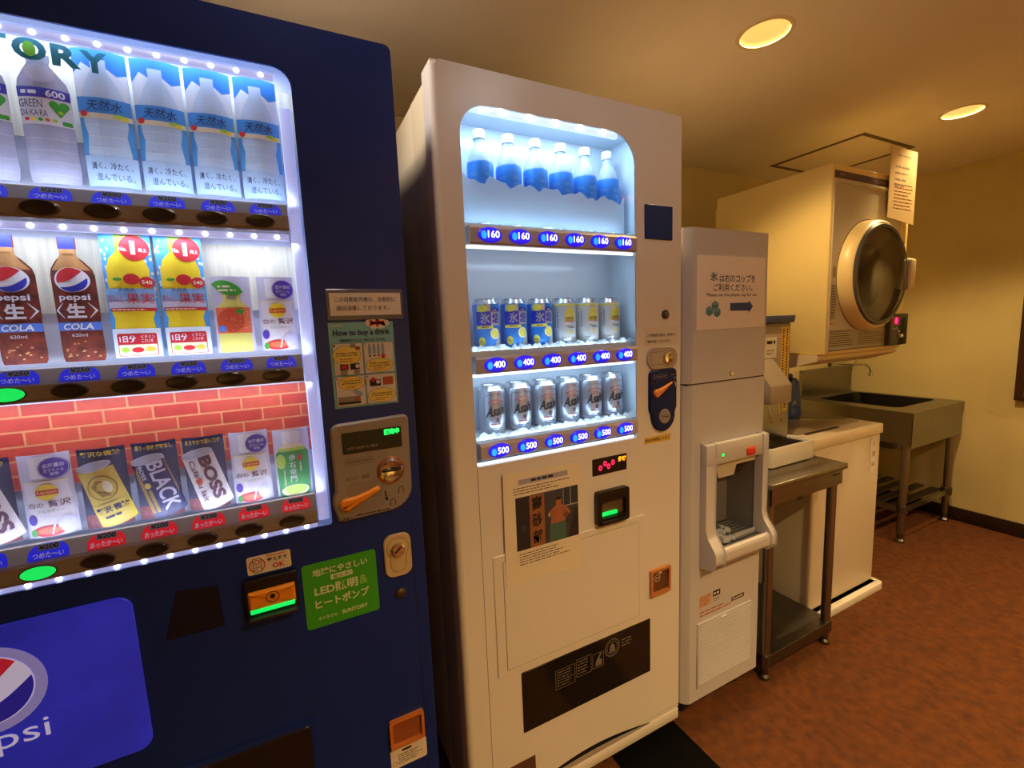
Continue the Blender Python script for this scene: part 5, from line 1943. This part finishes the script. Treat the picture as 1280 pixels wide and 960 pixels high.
a.text('CLEANDRY', 2.255, dz1 - .039, .155, .013, m_bnd, 1, .02)
a.scribble(1.93, 1.965, dz1 - .044, dz1 - .034, 1, m_bnd, 1, .5, 3)
a.build('band_lettering', on_front(dy0 - .002), D)
add('trim_strip', rbox(dx0 + .012, dx1 - .08, dy0 - .010, dy0, dz1 - .070, dz1 - .058, .003), m_dpan, D)
DX, DZ, DR = 2.158, 1.443, .213
dr = add('door', lathe([(DR - .018, -.050), (DR - .008, -.051), (DR + .0, -.044), (DR + .006, -.02), (DR + .008, -.004)], (DX, dy0, DZ), 56, 'y', caps=False), mat('ivory door ring', (240, 220, 158), .35), D)
add('ring_seal', lathe([(DR + .006, -.004), (DR + .012, -.0045), (DR + .012, .0), (DR + .006, 0)], (DX, dy0, DZ), 56, 'y', caps=False), mat('plum seal', (88, 60, 62), .5), dr)
add('glass_rim', lathe([(DR - .032, -.050), (DR - .030, -.058), (DR - .018, -.058), (DR - .010, -.050)], (DX, dy0, DZ), 56, 'y', caps=False), mat('slate door rim', (78, 82, 90), .25), dr)
add('door_glass', lathe([(0, -.090), (.05, -.088), (.10, -.082), (.15, -.072), (DR - .030, -.056)], (DX, dy0, DZ), 56, 'y', caps=False), glass('smoked door glass', (206, 204, 200), gloss=.5), dr)
add('door_bowl', lathe([(DR - .02, -.048), (.165, -.030), (.135, -.012), (.128, -.006)], (DX, dy0, DZ), 48, 'y', caps=False), mat('grey door bowl', (176, 172, 164), .3), dr)
add('drum', lathe([(.130, -.0062), (0, -.0062)], (DX - .01, dy0, DZ), 40, 'y', caps=False), mat('dark drum grey', (62, 66, 64), .35), dr)
add('handle', rbox(DX + .185, DX + .238, dy0 - .072, dy0 - .030, 1.382, 1.512, .012, 3), mat('ivory handle', (226, 214, 180), .35), dr)
add('handle_hinge', rbox(DX + .165, DX + .192, dy0 - .064, dy0 - .040, 1.386, 1.502, .006), mat('slate door rim', (78, 82, 90), .25), dr)
a = Art()
m_lab = mat('grey label print', (170, 164, 148), .5)
a.rect(dx0 + .018, dx0 + .058, 1.270, 1.410, m_lab, 1)
a.scribble(dx0 + .021, dx0 + .056, 1.275, 1.405, 13, m_dark, 2, .35, 51)
a.rect(dx0 + .026, dx0 + .044, 1.435, 1.475, mat('olive tag print', (150, 130, 60), .5), 1)
a.scribble(dx0 + .022, dx0 + .06, 1.248, 1.264, 1, m_red, 2, .4, 52)
a.rect(dx0 + .018, dx1 - .085, 1.158, 1.232, m_lab, 1)
a.scribble(dx0 + .024, dx0 + .20, 1.164, 1.228, 7, m_dark, 2, .4, 53)
a.scribble(dx0 + .225, dx1 - .095, 1.164, 1.216, 6, m_dark, 2, .3, 54)
a.rect(dx0 + .018, dx1 - .085, 1.1485, 1.152, m_dark, 2)
a.build('panel_labels', on_front(dy0 - .004), D)
cb = add('coin_box', rbox(2.328, 2.470, dy0 - .024, dy0 - .0005, 1.148, 1.284, .004), mat('dark green coin box', (24, 38, 36), .2), D)
add('coin_box_edge', box(2.322, 2.328, dy0 - .022, dy0 - .001, 1.148, 1.284), m_steeld, cb)
a = Art()
a.rect(2.335, 2.400, 1.236, 1.272, mat('red lit window', (120, 10, 40), .3, emit=.5, ecol=(120, 8, 36)), 1)
a.oval(2.368, 1.254, .013, .0145, mat('pink lit window', (255, 40, 110), .3, emit=2.2, ecol=(255, 34, 100)), 2)
a.scribble(2.338, 2.39, 1.214, 1.228, 1, m_grey, 1, .5, 61)
a.build('box_display', on_front(dy0 - .024), cb)
add('coin_lock', lathe([(0, -.012), (.008, -.010), (.010, 0)], (2.405, dy0 - .024, 1.188), 14, 'y'), m_chrome, cb)
add('coin_stud', lathe([(0, -.006), (.004, -.005), (.005, 0)], (2.388, dy0 - .024, 1.207), 10, 'y'), m_chrome, cb)
PP = thing('instruction_sheet', 'cream paper of printed rules standing up at the dryer\'s top corner', 'paper', (2.37, 1.01, 1.67))
ps = [(2.262, 1.682), (2.480, 1.664), (2.478, 1.962), (2.264, 1.964)]
add('sheet', plate(ps, dy0 - .0145, dy0 - .0120), mat('cream laminated paper', (226, 206, 160), .4), PP, smooth=False)
a = Art()
a.scribble(2.318, 2.44, 1.925, 1.94, 1, m_grey, 1, .35, 71)
a.build('sheet_heading', on_front(dy0 - .0145), PP)
a = Art()
a.scribble(2.305, 2.42, 1.80, 1.90, 4, m_grey, 1, .25, 72)
a.scribble(2.303, 2.465, 1.715, 1.825, 8, mat('brown print', (120, 70, 24), .6), 1, .3, 73)
a.build('sheet_print', on_front(dy0 - .0145), PP)

# ================================================================== sink
K = thing('steel_sink', 'stainless steel utility sink on legs in the corner', 'sink', (3.28, 1.45, 0))
kx0, kx1, ky0, ky1, kz = 2.972, 3.585, 1.148, 1.775, .748
bo = [(3.085, 1.262), (3.545, 1.262), (3.545, 1.700), (3.085, 1.700)]
ro = [(kx0, ky0), (kx1, ky0), (kx1, ky1), (kx0, ky1)]
hole = rrect(3.085, 3.545, 1.262, 1.700, .05, 5)
add('rim', plate([ro, list(reversed(hole))], kz - .028, kz, 'z'), m_steel, K, smooth=False)
inner = [(x, y) for x, y in hole]
bz = .50
bv_ = [(x, y, kz) for x, y in inner] + [(x * .96 + .04 * 3.315, y * .96 + .04 * 1.48, bz) for x, y in inner]
n = len(inner)
bf = [(i, (i + 1) % n, n + (i + 1) % n, n + i) for i in range(n)] + [tuple(range(2 * n - 1, n - 1, -1))]
add('basin', (bv_, bf), mat('dark wet steel', (86, 88, 92), .3, metal=.9), K)
add('drain', lathe([(0, .0015), (.03, .002), (.04, .004), (.045, .0)], (3.315, 1.48, bz), 20), m_chrome, K)
add('apron', join(box(kx0 + .006, kx1 - .004, ky0 + .004, ky0 + .007, .548, kz - .028), box(kx0 + .006, kx0 + .009, ky0 + .004, ky1 - .01, .565, kz - .028)), m_steel, K, smooth=False)
sp_ = add('splash_back', join(box(kx0 + .03, kx1, ky1 - .02, ky1, kz, .93), box(kx0 + .03, kx1, ky1 - .032, ky1, .922, .935)), m_steel, K, smooth=False)
for x in (kx0 + .030, kx1 - .045):
    for y in (ky0 + .035, ky1 - .045):
        lg = add('leg', lathe([(.019, .05), (.019, .72)], (x, y, 0), 16), m_steel, K)
        add('leg_collar', lathe([(.0195, .165), (.027, .168), (.027, .212), (.0195, .215)], (x, y, 0), 16), m_steeld, lg)
        add('leg_foot', lathe([(.014, .0), (.024, .003), (.024, .010), (.016, .02), (.016, .055)], (x, y, 0), 14), m_steeld, lg)
for i in range(7):
    y = ky0 + .06 + i * .078
    add('shelf_slat', rbox(kx0 + .03, kx1 - .045, y, y + .05, .188, .196, .002, 1), m_steeld, K)
add('shelf_rail', join(box(kx0 + .03, kx1 - .045, ky0 + .024, ky0 + .030, .172, .205), box(kx0 + .018, kx0 + .024, ky0 + .035, ky1 - .045, .172, .205)), m_steel, K, smooth=False)

FA = thing('wall_faucet', 'small chrome wall faucet with a bent spout above the sink', 'faucet', (3.45, 1.80, .945))
fx, fz = 3.44, .952
add('flange', lathe([(.026, 0), (.026, -.006), (.014, -.012), (.012, -.02)], (fx, WALL_Y - .001, fz), 18, 'y'), m_chrome, FA)
add('spout', tube([(fx, WALL_Y - .005, fz), (fx, 1.68, fz), (fx, 1.61, fz), (fx, 1.588, fz - .006), (fx, 1.575, fz - .022), (fx, 1.572, fz - .045), (fx, 1.572, fz - .062)], .0085, 12), m_chrome, FA)
add('spout_tip', lathe([(.0085, .012), (.0115, .010), (.0115, -.010), (.008, -.012)], (fx, 1.572, fz - .062), 14), m_chrome, FA)
add('tap_handle', join(lathe([(.007, 0), (.007, .03), (.013, .032), (.013, .042), (0, .044)], (fx, 1.66, fz + .004), 14), tube([(fx - .028, 1.66, fz + .04), (fx + .028, 1.66, fz + .04)], .005, 8)), m_chrome, FA)
